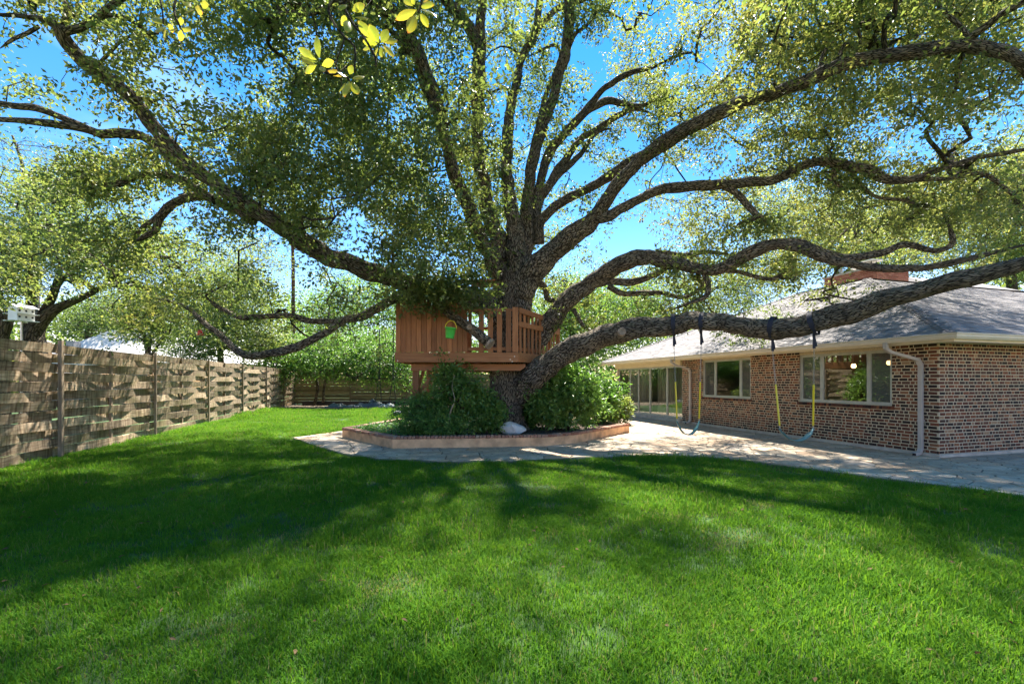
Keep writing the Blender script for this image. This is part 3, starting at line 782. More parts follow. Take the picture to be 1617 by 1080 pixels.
def cap_row(p, q):
    p, q = Vector(p), Vector(q); n_ = int((q - p).length / .16); dr = (q - p) / n_; sdv = dr.cross(Vector((0, 0, 1))).normalized()
    for i in range(n_):
        a = p + dr * i; b = a + dr * 1.25; z1, z2 = Vector((0, 0, .05)), Vector((0, 0, .035)); dn = Vector((0, 0, -.03))
        hp.add([a + z1, b + z2, b + sdv * .14 + z2 + dn * 1.3, a + sdv * .15 + z1 + dn * 1.3, a - sdv * .15 + z1 + dn * 1.3, b - sdv * .14 + z2 + dn * 1.3], [(0, 1, 2, 3), (0, 4, 5, 1)])
cap_row(A0, Rn); cap_row(Rn, Rf); cap_row(A1, Rf); cap_row(Rn, (X1, ay_, top))
tagit(hp.obj('ridge_caps', M['shingle_i'], roof), kind='stuff')
# soffit, fascia, gutters
so = MB()
so.box(EV + .04, .01, EV + .04, Y1r, WT - .02, WT + .02); so.box(.01, X1, EV + .04, .01, WT - .02, WT + .02)
so.obj('soffit', M['trim'], house)
fa = MB()
fa.box(EV + .01, EV + .04, EV + .01, Y1r, WT - .06, RZ0 + .005); fa.box(EV + .04, X1, EV + .01, EV + .04, WT - .06, RZ0 + .005)
fa.box(-.1, .012, 8.36, LEN, 2.2, WT - .022)
fa.obj('fascia', M['trim'], house)
prof = [(0, .07), (0, -.035), (-.07, -.045), (-.10, .0), (-.105, .045), (-.125, .055), (-.125, .072), (-.108, .072), (-.095, .045), (-.088, .005), (-.062, -.03), (-.01, -.022), (-.01, .07)]
gb = MB(); n = len(prof); g0 = EV + .01
vs = [(g0 + p[0], Y1r, RZ0 - .05 + p[1]) for p in prof] + [(g0 + p[0], g0 + p[0], RZ0 - .05 + p[1]) for p in prof] + [(X1, g0 + p[0], RZ0 - .05 + p[1]) for p in prof]
fs = [(i, (i + 1) % n, n + (i + 1) % n, n + i) for i in range(n)] + [(n + i, n + (i + 1) % n, 2 * n + (i + 1) % n, 2 * n + i) for i in range(n)] + [tuple(range(n - 1, -1, -1))]
gb.add(vs, fs); gb.obj('gutter', M['gutter'], house)
def downspout(y, wd=.085):
    mb = MB(); pth = [(EV - .055, y + .28, RZ0 - .08), (EV - .055, y + .27, RZ0 - .20), (EV + .02, y + .24, RZ0 - .27), (-.10, y + .03, RZ0 - .44), (-.06, y, RZ0 - .56), (-.06, y, .16), (-.11, y, .08), (-.24, y, .055)]
    for i in range(len(pth) - 1):
        a, b = Vector(pth[i]), Vector(pth[i + 1]); dd = (b - a).normalized()
        mb.bar(a - dd * .012, b + dd * .012, wd + .0015 * (i % 2), .065 + .0015 * (i % 2), up=(-1, 0, .01) if abs(dd.z) > .9 else (0, 0, 1))
    o = mb.obj('downspout', M['spout'], house); bevel(o, .006)
    k = MB(); k.box(-.2565, -.253, y - .034, y + .034, .03, .08); k.obj('spout_mouth', M['dark'], o)
    for z in (.75, 1.7):
        q = MB(); q.box(-.0985, .0, y - .047, y + .047, z, z + .03); q.obj('bracket', M['spout'], o)
downspout(ty(1457)); downspout(ty(1092))
# chimney with flue caps
def w2hl(p):
    c, s_ = math.cos(HOUSE_RZ), math.sin(HOUSE_RZ); dx, dy = p[0] - HC[0], p[1] - HC[1]; return (c * dx + s_ * dy, -s_ * dx + c * dy)
qx, qy = w2hl(P(1384, 440, 18.0))
chim = MB(); chim.box(qx, qx + 1.75, qy, qy + 2.2, top - 1.2, 6.10)
co = chim.obj('chimney', M['mortar'], roof)
cb_ = MB(); z = top - 1.0; r = 0
while z < 6.05:
    for face in (0, 1):
        p = 0 - (.1 if r % 2 else 0); mxl = 1.75 if face == 0 else 2.2
        while p < mxl:
            a, b = max(p, 0), min(p + .2, mxl)
            if b - a > .04:
                if face == 0: cb_.box(qx + a, qx + b, qy - .012, qy + .01, z, z + .062, drop=('y1',))
                else: cb_.box(qx - .012, qx + .01, qy + a, qy + b, z, z + .062, drop=('x1',))
            p += .212
    z += .074; r += 1
m_r, n_r, l_r, b_r = newmat('red_brick')
ri = ramp(n_r, [(.22, .07, .045), (.33, .11, .07), (.42, .18, .12), (.27, .08, .05)]); l_r(n_r.new('ShaderNodeNewGeometry').outputs['Random Per Island'], ri.inputs[0]); l_r(ri.outputs[0], b_r.inputs['Base Color']); b_r.inputs['Roughness'].default_value = .9
tagit(cb_.obj('chimney_bricks', m_r, co), kind='stuff')
cp = MB(); cp.box(qx - .06, qx + 1.81, qy - .06, qy + 2.26, 6.10, 6.18)
for fx, fy in ((.5, .6), (1.3, 1.5)):
    cp.box(qx + fx - .16, qx + fx + .16, qy + fy - .16, qy + fy + .16, 6.18, 6.42, m=1)
    cp.box(qx + fx - .30, qx + fx + .30, qy + fy - .30, qy + fy + .30, 6.50, 6.54, m=2)
    for sx, sy in ((-1, -1), (1, -1), (1, 1), (-1, 1)): cp.box(qx + fx + sx * .14 - .01, qx + fx + sx * .14 + .01, qy + fy + sy * .14 - .01, qy + fy + sy * .14 + .01, 6.42, 6.50, m=1)
cp.obj('chimney_cap', [M['concrete'], M['dark'], M['white']], co)
vp = MB(); a = P(1328, 445, 20.5); vp.tube([a - np.array([0, 0, .5]), a + np.array([0, 0, .45])], .05, 10); vp.tube([a + np.array([0, 0, .45]), a + np.array([0, 0, .55])], .09, 10)
vp.obj('vent_pipe', M['steel'], house, world=True)

# lamps and counter inside, seen through the near window
def pendant(px, py, Y, label):
    c = P(px, py, Y); t = empty('pendant_lamp', (c[0], c[1], c[2]), label=label, cat='lamp', group='lit lamps inside the house')
    s_ = MB(); s_.tube([(0, 0, .10), (0, 0, 2.4 - c[2])], .01, 6); s_.tube([(0, 0, .11), (0, 0, .07), (0, 0, .06)], [.02, .05, .05], 12); s_.obj('stem', M['steel'], t)
    g = MB(); g.tube([(0, 0, .07), (0, 0, .04), (0, 0, -.02), (0, 0, -.06)], [.035, .055, .065, .03], 14); g.obj('globe', M['glow'], t, smooth=True)
pendant(1348, 578, 13.6, 'glowing warm lamp seen through the middle pane of the nearer house window')
pendant(1404, 573, 12.6, 'glowing warm lamp at the right edge of the nearer house window')
kc = hl2w(1.3, 1.0)
ki = empty('kitchen_cabinet', (kc[0], kc[1], .1), HOUSE_RZ, label='tan cabinet with pale top behind the right pane of the nearer window', cat='cabinet')
q = MB(); q.box(-.3, .3, -.7, .45, 0, 1.33); q.obj('carcass', M['counter'], ki)
q = MB(); q.box(-.34, .34, -.74, .49, 1.33, 1.37); q.obj('cabinet_top', M['white'], ki)
q = MB(); q.box(-.315, -.302, -.65, -.15, .05, 1.28); q.box(-.315, -.302, -.12, .40, .05, 1.28); q.obj('cabinet_door', M['counter'], ki)

# ------------------------------------------------------------------ planter bed under the tree
bc = (-.6, 13.6, 0)
planter = empty('planter_bed', bc, label='raised tree bed with rendered wall and brick capping on the patio', cat='planter')
PH = .30
wl = MB(); n = len(BED)
inn = []
for i in range(n):
    p0, p1, p2 = (np.array(BED[(i + k) % n]) for k in (-1, 0, 1))
    d1 = (p1 - p0) / np.linalg.norm(p1 - p0); d2 = (p2 - p1) / np.linalg.norm(p2 - p1)
    n1 = np.array([-d1[1], d1[0]]); n2 = np.array([-d2[1], d2[0]]); bis = (n1 + n2); bis /= np.dot(bis, n1)
    inn.append(p1 + bis * .20)
for i in range(n):
    j = (i + 1) % n; a, b, c, d = BED[i], BED[j], inn[j], inn[i]
    wl.add([(a[0], a[1], 0), (b[0], b[1], 0), (b[0], b[1], PH - .065), (a[0], a[1], PH - .065), (d[0], d[1], 0), (c[0], c[1], 0), (c[0], c[1], PH - .065), (d[0], d[1], PH - .065)],
           [(0, 1, 2, 3), (3, 2, 6, 7), (5, 4, 7, 6)])
wl.obj('wall', M['planter'], planter, world=True)
m_c, n_c, l_c, b_c = newmat('cap_brick')
oi_ = n_c.new('ShaderNodeObjectInfo'); tc_ = n_c.new('ShaderNodeTexCoord')
rc = ramp(n_c, [(.22, .09, .06), (.34, .16, .10), (.42, .24, .16), (.30, .14, .10), (.38, .27, .19)]); l_c(oi_.outputs['Random'], rc.inputs[0])
tn = noise(n_c, l_c, tc_.outputs['Object'], 14, 6, .7); r2_ = ramp(n_c, [(.55, .55, .55), (1.3, 1.3, 1.3)], [.3, .7]); l_c(tn.outputs['Fac'], r2_.inputs[0])
l_c(mixc(n_c, l_c, 1.0, rc.outputs[0], r2_.outputs[0], 'MULTIPLY'), b_c.inputs['Base Color']); b_c.inputs['Roughness'].default_value = .9; bumpn(n_c, l_c, b_c, tn.outputs['Fac'], .5, .01)
cbm = []
for v in range(3):
    mb = MB(); mb.box(-.115, .115, -.038, .038, 0, .062); me = mb.mesh('brick', m_c)
    bm = bmesh.new(); bm.from_mesh(me); bmesh.ops.bevel(bm, geom=bm.edges[:], offset=.005, segments=1, affect='EDGES')
    for v_ in bm.verts: v_.co += Vector((random.uniform(-.003, .003) for _ in range(3)))
    bm.to_mesh(me); bm.free(); cbm.append(me)
pv = []
def soldier_row(i):
    a, b = np.array(BED[i]), np.array(BED[(i + 1) % n]); ln = np.linalg.norm(b - a); d = (b - a) / ln; nn = np.array([-d[1], d[0]]); k = int(ln / .088); st = ln / k
    for q_ in range(k):
        c = a + d * (q_ + .5) * st + nn * .10; pv.append((c, math.atan2(nn[1], nn[0]), i))
for i in (0, 1, 2, 3, 6, 7): soldier_row(i)
for c, az, i in pv[:290]:
    o = link('brick', random.choice(cbm), planter, (c[0] - bc[0], c[1] - bc[1], PH - .0645 + random.uniform(0, .004)), (0, 0, az + random.uniform(-.02, .02)))
sm_ = MB(); sm_.add([(p[0], p[1], .22) for p in inn], [tuple(range(n))]); sm_.obj('soil', M['soil'], planter, world=True)
K = 3500; X = RS.uniform(-4.8, 3.6, K); Y = RS.uniform(10.7, 17, K); ok = inpoly(X, Y, [tuple(p) for p in inn]); X, Y = X[ok], Y[ok]; K = len(X)
me = leaf_mesh('leaf_litter', np.column_stack([X, Y, RS.uniform(.225, .25, K)]), RS.normal(size=(K, 3)) * [1, 1, .25], np.tile([0, 0, 1.], (K, 1)) + RS.normal(size=(K, 3)) * .4,
               RS.uniform(.05, .09, K), RS.uniform(.025, .04, K), RS.uniform(size=K), M['dry_leaf'])
tagit(link('leaf_litter', me), 'brown dry leaves lying on the soil inside the raised tree bed', 'leaves', kind='stuff')

# boulder
def rock(name, loc, dims, seed, mat, rz=0, **kw):
    bm = bmesh.new(); bmesh.ops.create_icosphere(bm, subdivisions=3, radius=1); rr = random.Random(seed)
    pl = [Vector((rr.uniform(-1, 1), rr.uniform(-1, 1), rr.uniform(-.6, 1))).normalized() for _ in range(11)]; cut = [rr.uniform(.6, .9) for _ in pl]
    for v in bm.verts:
        for p_, c_ in zip(pl, cut):
            dd = v.co.dot(p_)
            if dd > c_: v.co -= p_ * (dd - c_)
        v.co += v.co * .02 * math.sin(v.co.x * 13 + seed) ; v.co = Vector((v.co.x * dims[0], v.co.y * dims[1], v.co.z * dims[2]))
    me = bpy.data.meshes.new(name); bm.to_mesh(me); bm.free(); me.materials.append(mat)
    o = link(name, me, None, loc, (0, 0, rz)); return tagit(o, **kw)
rk = P(812, 677, 11.9)
rock('boulder', (rk[0] - .03, 11.95, .36), (.36, .27, .20), 9, M['rock'], .2, label='pale limestone boulder at the front edge of the tree bed', cat='rock')

# ------------------------------------------------------------------ the live oak
oak = empty('live_oak_tree', (0, 12.9, .2), label='huge spreading live oak in the raised bed with a treehouse in its trunk', cat='tree')
LIMB_K = .82
def limb(rows):
    """rows of photo column, row, half-width in photo pixels, depth"""
    out = []
    for (px, py, rp, Y) in rows:
        p = P(px, py, Y); out.append([p[0], p[1], p[2], rp * LIMB_K / F * Y])
    return out
LIMBS = {
 'trunk': [(796, 696, 52, 12.9), (797, 678, 43, 12.9), (798, 655, 35, 12.9), (799, 630, 33, 12.9), (802, 590, 35, 12.95), (806, 550, 36, 13), (810, 510, 35, 13), (811, 480, 33, 13.05), (813, 450, 31, 13.1), (815, 428, 27, 13.1)],
 'stem_r': [(822, 500, 24, 12.9), (824, 450, 22, 12.9), (818, 410, 20, 12.9), (812, 370, 15, 13.0), (806, 320, 13, 13.1), (802, 260, 11, 13.2), (804, 180, 9, 13.4), (815, 130, 8, 13.5), (824, 90, 7.5, 13.6), (845, 50, 7, 13.6), (852, 0, 6, 13.5), (858, -60, 4, 13.4)],
 'stem_l': [(796, 520, 24, 13.2), (794, 460, 20, 13.2), (793, 420, 17, 13.2), (785, 380, 15, 13.1), (770, 330, 13, 12.8), (758, 260, 12, 12.5), (755, 190, 12, 12.2), (757, 130, 12, 12), (757, 62, 11, 11.8), (760, 0, 9, 11.5), (762, -90, 7, 11)],
 'stem_l2': [(757, 80, 11, 11.9), (740, 40, 11, 11.6), (722, 18, 11, 11.3), (703, 0, 10, 11.0), (670, -50, 8, 10.4), (640, -90, 6, 9.8)],
 'left_up': [(790, 440, 17, 13.1), (765, 385, 14, 12.6), (735, 320, 13, 12), (712, 250, 12, 11.4), (698, 200, 12, 11.1), (688, 155, 12, 10.8), (668, 105, 12, 10.5), (643, 52, 12, 10.2), (612, 10, 11, 9.8), (570, -40, 9, 9.2), (520, -90, 7, 8.5)],
 'left_up2': [(695, 190, 8, 11.2), (672, 140, 7, 11.5), (655, 70, 9, 11.4), (636, 0, 9, 11), (610, -70, 6, 10.5)],
 'left_up3': [(640, 50, 8, 10.2), (610, 22, 8, 9.8), (575, 6, 8, 9.4), (535, 8, 7, 9.1), (490, 22, 5, 8.8), (450, 22, 4, 8.5), (410, 32, 3, 8.2)],
 'left_up4': [(668, 105, 6, 10.5), (630, 60, 5, 10.6), (600, 38, 4, 10.6), (560, 22, 3, 10.6)],
 'up_e': [(824, 450, 14, 13), (830, 380, 13, 13.2), (832, 320, 12, 13.3), (840, 260, 11, 13.4), (850, 215, 11, 13.4), (868, 165, 11, 13.3), (884, 115, 10, 13.1), (896, 70, 10, 12.9), (898, 30, 10, 12.6), (898, -10, 9, 12.3), (900, -80, 6, 12)],
 'up_e2': [(897, 75, 6, 12.9), (908, 55, 4, 12.8), (925, 42, 3, 12.6), (940, 28, 1.5, 12.5)],
 'up_d2': [(845, 52, 6, 13.6), (868, 25, 5.5, 13.6), (888, 10, 5, 13.6), (930, 0, 4, 13.6)],
 'up_e3': [(850, 200, 5, 13.6), (862, 150, 4.5, 13.9), (878, 110, 4, 14), (884, 82, 3, 14), (872, 72, 3, 14), (838, 88, 2, 14)],
 'arc_f': [(830, 400, 12, 13.2), (842, 350, 10, 13.4), (850, 300, 9, 13.5), (866, 245, 8.5, 13.6), (890, 212, 8, 13.6), (920, 180, 7, 13.5), (945, 150, 6, 13.4), (970, 128, 5.5, 13.2), (1000, 114, 4.5, 13), (1030, 108, 4, 12.8), (1060, 92, 3, 12.4)],
 'arc_g': [(905, 200, 6, 13.6), (930, 175, 6, 13.8), (960, 160, 6.5, 13.9), (985, 165, 6, 13.9), (1015, 167, 4, 13.9), (1050, 150, 2.5, 13.8)],
 'arc_h': [(838, 380, 11, 13.3), (850, 325, 9, 13.5), (866, 295, 8, 13.7), (890, 255, 7, 13.9), (915, 222, 6.5, 14.1), (950, 200, 6, 14.2), (980, 180, 5, 14.3), (1005, 172, 4, 14.4), (1040, 185, 2.5, 14.4)],
 'arc_h2': [(858, 310, 6, 13.6), (885, 275, 5.5, 13.8), (915, 245, 5, 14), (940, 212, 4, 14.1), (965, 203, 3, 14.1)],
 'right_main': [(822, 470, 26, 12.9), (838, 434, 25, 12.8), (862, 408, 22, 12.7), (890, 386, 19, 12.5), (918, 362, 17, 12.3), (940, 338, 15, 12.1), (962, 312, 13, 11.9), (985, 284, 12.5, 11.7), (1008, 258, 12.5, 11.5), (1035, 236, 13, 11.3), (1080, 208, 13, 10.9), (1125, 184, 12.5, 10.5), (1170, 163, 12, 10.1), (1215, 150, 12, 9.8), (1262, 134, 12, 9.5), (1310, 112, 12, 9.1), (1360, 97, 12, 8.8), (1420, 86, 12.5, 8.4), (1480, 77, 13, 8.1), (1540, 74, 13, 7.8), (1590, 82, 12, 7.5), (1650, 104, 11, 7.2), (1740, 110, 8, 6.9)],
 'right_second': [(850, 385, 11, 13.2), (853, 350, 10, 13.1), (885, 322, 9, 12.9), (925, 298, 8.5, 12.7), (958, 282, 8.5, 12.5), (985, 262, 8.5, 12.2), (1010, 248, 9, 11.9), (1040, 233, 9, 11.4)],
 'right_j': [(940, 345, 11, 12.1), (965, 340, 10, 12), (990, 325, 9.5, 11.9), (1020, 308, 9, 11.8), (1050, 299, 9, 11.7), (1085, 295, 9.5, 11.6), (1140, 291, 9, 11.3), (1190, 287, 9, 11.1), (1230, 280, 9, 11), (1262, 264, 8, 10.9), (1290, 256, 8, 10.8), (1330, 262, 9, 10.7), (1370, 270, 9, 10.5), (1400, 283, 8, 10.4), (1440, 284, 7, 10.3), (1480, 270, 5.5, 10.1), (1540, 250, 4.5, 10), (1617, 236, 4, 9.8), (1680, 225, 3, 9.6)],
 'right_j2': [(1140, 292, 7, 11.3), (1162, 305, 6.5, 11.2), (1180, 325, 6, 11.1), (1195, 342, 6, 11), (1170, 352, 3, 11.1), (1160, 360, 2, 11.2)],
 'right_j3': [(1188, 335, 5, 11), (1205, 345, 4, 11), (1218, 362, 3, 11)],
 'right_j4': [(1440, 284, 5, 10.3), (1500, 282, 4, 10.2), (1550, 275, 4, 10.1), (1590, 300, 3, 10), (1620, 330, 2.5, 10)],
 'right_j5': [(1318, 262, 5, 10.8), (1317, 280, 4.5, 10.8), (1322, 293, 4.5, 10.8), (1331, 295, 3.5, 10.8)],
 'right_j6': [(1345, 275, 4, 10.8), (1362, 295, 3.5, 10.8), (1385, 312, 3, 10.8), (1420, 315, 2.5, 10.8), (1460, 325, 2, 10.8)],
 'right_up': [(1500, 76, 7, 8), (1532, 60, 7, 7.8), (1560, 40, 6.5, 7.6), (1590, 18, 6, 7.4), (1617, 4, 5, 7.2), (1670, -40, 4, 7)],
 'right_up2': [(1530, 58, 4, 7.8), (1510, 35, 4, 7.9), (1485, 10, 3.5, 8), (1470, -20, 3, 8)],
 'right_up3': [(1320, 108, 5, 9.1), (1335, 70, 4, 9.2), (1352, 80, 3, 9.3), (1358, 60, 3, 9.3), (1345, 20, 2, 9.4)],
 'right_up4': [(1295, 118, 5, 9.2), (1298, 90, 3.5, 9.3), (1312, 70, 3, 9.4), (1322, 60, 2, 9.4), (1340, 30, 2, 9.4)],
 'right_down': [(1518, 85, 4, 8), (1512, 110, 3.5, 8.1), (1510, 140, 3, 8.2), (1495, 165, 2, 8.3)],
 'right_down2': [(1585, 82, 6, 7.5), (1612, 108, 6, 7.6), (1640, 140, 5, 7.7)],
 'low_right': [(800, 690, 18, 12.95), (804, 655, 20, 12.9), (812, 632, 22, 12.8), (827, 609, 24, 12.6), (848, 588, 25, 12.3), (876, 568, 24, 11.95), (910, 550, 22.5, 11.6), (948, 534, 21, 11.3), (990, 523, 19.5, 10.9), (1030, 516, 18.5, 10.6), (1080, 511, 17.5, 10.3), (1130, 510, 17.5, 10), (1175, 513, 17.5, 9.6), (1220, 517, 18.5, 9.2), (1262, 516, 19.5, 8.9), (1300, 506, 20, 8.6), (1345, 492, 20.5, 8.2), (1400, 473, 20, 7.8), (1460, 457, 18.5, 7.4), (1520, 444, 17, 7.0), (1580, 428, 15.5, 6.7), (1640, 405, 14, 6.4), (1720, 375, 12, 6.1), (1820, 330, 10, 5.8)],
 'mid_right': [(826, 575, 20, 13.3), (846, 535, 21, 13.2), (868, 508, 21, 13.1), (895, 478, 18, 12.9), (925, 452, 16, 12.7), (955, 430, 15.5, 12.5), (990, 414, 14.5, 12.2), (1025, 408, 14, 12), (1060, 413, 12.5, 11.8), (1095, 424, 11, 11.6), (1130, 426, 11.5, 11.4), (1160, 412, 12, 11.2), (1190, 396, 12, 11), (1225, 387, 11, 10.8), (1260, 390, 10, 10.6), (1300, 405, 9, 10.4), (1340, 416, 8, 10.2), (1400, 424, 7.5, 10), (1460, 423, 6.5, 9.8), (1520, 410, 6, 9.5), (1580, 396, 5, 9.3), (1650, 380, 4, 9)],
 'mid_right2': [(1228, 385, 8, 10.8), (1262, 383, 7.5, 10.8), (1300, 398, 7, 10.8), (1340, 408, 7, 10.7), (1390, 400, 7, 10.6), (1430, 386, 6.5, 10.5), (1462, 394, 6, 10.4), (1482, 396, 5.5, 10.4), (1504, 384, 5.5, 10.4), (1500, 362, 4, 10.4), (1490, 340, 3, 10.4)],
 'mid_right3': [(1000, 412, 8, 12.1), (1040, 402, 7, 12.2), (1075, 405, 7, 12.2), (1110, 398, 5, 12.2), (1150, 402, 3, 12.2)],
 'mid_low': [(935, 450, 7, 12.7), (965, 444, 7, 12.6), (1000, 446, 6.5, 12.5), (1030, 434, 6.5, 12.4), (1055, 425, 6, 12.2)],
 'mid_low2': [(960, 452, 6, 12.6), (985, 464, 5.5, 12.6), (1020, 462, 5, 12.6), (1050, 463, 4, 12.5), (1080, 470, 3.5, 12.5), (1108, 452, 4, 12.3), (1103, 440, 5, 12), (1102, 428, 6, 11.6)],
 'mid_low3': [(1112, 432, 6, 11.5), (1118, 450, 6, 11.5), (1114, 468, 6, 11.5), (1090, 478, 3, 11.6), (1060, 490, 2, 11.8)],
 'mid_low4': [(1130, 428, 4, 11.5), (1170, 430, 4, 11.4), (1210, 440, 4.5, 11.2), (1232, 435, 4, 11.2), (1242, 422, 3.5, 11.2)],
 'drop_b': [(905, 488, 5, 12.9), (912, 500, 4, 12.9), (922, 515, 3.5, 12.9), (932, 522, 3, 12.9)],
 'drop_c': [(838, 460, 7, 13.1), (852, 446, 7, 13.3), (862, 456, 6, 13.3), (864, 470, 5.5, 13.3), (878, 474, 5, 13.2), (900, 466, 4.5, 13.1)],
 'left_main': [(800, 520, 26, 13.1), (772, 484, 23, 12.9), (735, 474, 20, 12.5), (700, 466, 19, 12), (655, 452, 18, 11.5), (610, 436, 17, 11), (565, 420, 17, 10.6), (525, 408, 17, 10.2), (488, 386, 16.5, 9.9), (450, 362, 16, 9.6), (415, 340, 15, 9.4), (380, 317, 14, 9.2), (350, 298, 13, 9.1), (318, 272, 12, 9), (285, 246, 12, 8.9), (262, 226, 12, 8.8), (243, 200, 12, 8.7), (228, 180, 11.5, 8.6), (210, 158, 11, 8.5), (185, 137, 12, 8.4), (150, 112, 12, 8.3), (122, 90, 12.5, 8.2), (100, 60, 12, 8), (88, 38, 11, 7.9), (62, 30, 7, 7.8), (30, 26, 6, 7.7), (-20, 22, 5, 7.6), (-70, 10, 4, 7.5)],
 'left_m2': [(330, 285, 9, 9.1), (285, 262, 8, 9.2), (250, 234, 8, 9.3), (222, 215, 8, 9.3), (195, 210, 8.5, 9.2), (165, 212, 7.5, 9.1), (130, 203, 7, 9), (90, 196, 6.5, 8.9), (50, 192, 6, 8.8), (0, 188, 5, 8.7), (-60, 180, 4, 8.6)],
 'left_m2b': [(160, 213, 7, 9.1), (125, 198, 7, 9), (90, 182, 7, 8.9), (55, 170, 7, 8.8), (20, 167, 6, 8.7), (-20, 160, 5, 8.6), (-80, 150, 4, 8.5)],
 'left_m3': [(340, 318, 8, 9.4), (310, 298, 7, 9.6), (280, 282, 6.5, 9.7), (248, 275, 6, 9.8), (215, 278, 5.5, 9.9), (190, 290, 6, 9.9), (152, 292, 4, 10)],
 'left_m3b': [(215, 280, 5, 9.9), (185, 292, 6, 9.8), (165, 298, 4, 9.8), (152, 302, 2, 9.8)],
 'left_m4': [(400, 350, 9, 9.6), (365, 328, 8, 9.8), (325, 312, 7.5, 9.9), (295, 312, 8, 10), (268, 326, 8, 10), (250, 345, 7, 10), (245, 362, 6, 10), (225, 375, 5, 10), (205, 385, 3, 10)],
 'left_m4b': [(262, 330, 5, 10), (240, 348, 5, 10.1), (222, 362, 4, 10.1), (210, 378, 3, 10.2)],
 'left_top': [(98, 50, 8, 8), (125, 44, 7, 7.9), (150, 30, 7, 7.9), (170, 14, 6, 7.8), (195, -2, 5, 7.8), (230, -30, 4, 7.7)],
 'left_top2': [(152, 30, 4, 7.9), (175, 24, 4, 8), (205, 32, 3.5, 8.1), (228, 48, 3, 8.2), (245, 66, 2, 8.3)],
 'left_top3': [(62, 42, 3.5, 7.9), (45, 52, 3.5, 7.9), (22, 62, 3, 7.9), (0, 77, 2.5, 7.9)],
 'left_top4': [(100, 40, 5, 8), (105, 15, 4, 8), (95, -10, 3.5, 8)],
 'left_twig': [(150, 108, 3, 8.3), (175, 82, 3, 8.4), (195, 62, 2.5, 8.5), (225, 55, 2, 8.6)],
 'low_left': [(705, 470, 10, 11.9), (665, 466, 9.5, 11.7), (630, 470, 9, 11.5), (600, 482, 9, 11.4), (572, 498, 8.5, 11.3), (545, 505, 8, 11.2), (515, 525, 7.5, 11.1), (485, 540, 7.5, 11), (455, 552, 7.5, 11), (425, 558, 7.5, 11), (398, 562, 7.5, 11), (378, 556, 6.5, 11), (360, 540, 6, 11.1), (340, 523, 5.5, 11.1), (318, 505, 4.5, 11.2), (300, 488, 3.5, 11.3), (270, 476, 3, 11.4), (240, 470, 2.5, 11.5), (212, 466, 2, 11.5)],
 'low_left2': [(548, 505, 6, 11.2), (520, 507, 5.5, 11.3), (490, 506, 5.5, 11.4), (460, 499, 5.5, 11.5), (420, 499, 5, 11.6), (385, 502, 5, 11.7), (362, 494, 4.5, 11.8), (345, 485, 4, 11.8), (325, 470, 3, 11.9)],
 'pruned': [(690, 462, 9, 11.9), (700, 486, 9, 11.6), (718, 502, 9, 11.45), (740, 516, 9, 11.35), (757, 529, 9, 11.3), (771, 541, 10, 11.25)],
}
LAB = {'low_right': 'thick lowest limb arching over the patio towards the house with swings on it', 'pruned': 'short pruned limb ending in a cut face before the treehouse rail'}
limb_pts = []; limb_ends = []
for k, rows in LIMBS.items():
    arr = limb(rows)
    sp = spline(arr, .09 if k != 'trunk' else .07)
    if k not in ('trunk', 'pruned'):                        # natural crookedness and a tapering end
        nn0 = len(sp); env = np.minimum(1, np.arange(nn0) / 8)
        for i in range(nn0):
            q_ = NZ.noise_vector(Vector(sp[i, :3]) * 1.5 + Vector((7, 1, 3))) * .42 + NZ.noise_vector(Vector(sp[i, :3]) * 4.0) * .22
            sp[i, :3] += np.array(q_) * min(sp[i, 3], .17 + sp[i, 3] * .15) * env[i]
            sp[i, 3] *= 1 + .10 * NZ.noise(Vector(sp[i, :3]) * 3)
        e_ = max(3, int(nn0 * .12)); sp[-e_:, 3] *= np.linspace(1, .3, e_)
    big = float(np.max(sp[:, 3])); nseg = 40 if k == 'trunk' else (26 if big > .22 else (16 if big > .11 else 9))
    mb = MB(); mb.tube(sp[:, :3], sp[:, 3], nseg, caps=True, lump=.13 if k not in ('trunk',) else .08, seed=sum(map(ord, k)) % 17)
    if k == 'trunk':                                        # root flare ridges
        for i, v in enumerate(mb.v):
            dz = max(0, (.95 - v[2]) / .95); 
            if dz > 0:
                ax0, ay0 = -.1, 12.9; an = math.atan2(v[1] - ay0, v[0] - ax0); kf = 1 + dz * (.10 + .16 * math.sin(an * 4 + 1) + .08 * math.sin(an * 7))
                mb.v[i] = (ax0 + (v[0] - ax0) * kf, ay0 + (v[1] - ay0) * kf, v[2])
    nm = 'trunk' if k in ('trunk',) else 'limb'
    o = mb.obj(nm, M['bark'], oak, world=True, smooth=True)
    if k in LAB: o['label'] = LAB[k]
    if k != 'pruned':
        lp = sp[(sp[:, 3] < .42)][:: 3]; limb_pts.append(lp)
        u_ = sp[-1, 0] / sp[-1, 1] * F + CX; v_ = HY - (sp[-1, 2] - EYE) / sp[-1, 1] * F
        if 0 < u_ < 1617 and 0 < v_ < 560: limb_ends.append(sp[-1, :3])
limb_pts = np.vstack(limb_pts)
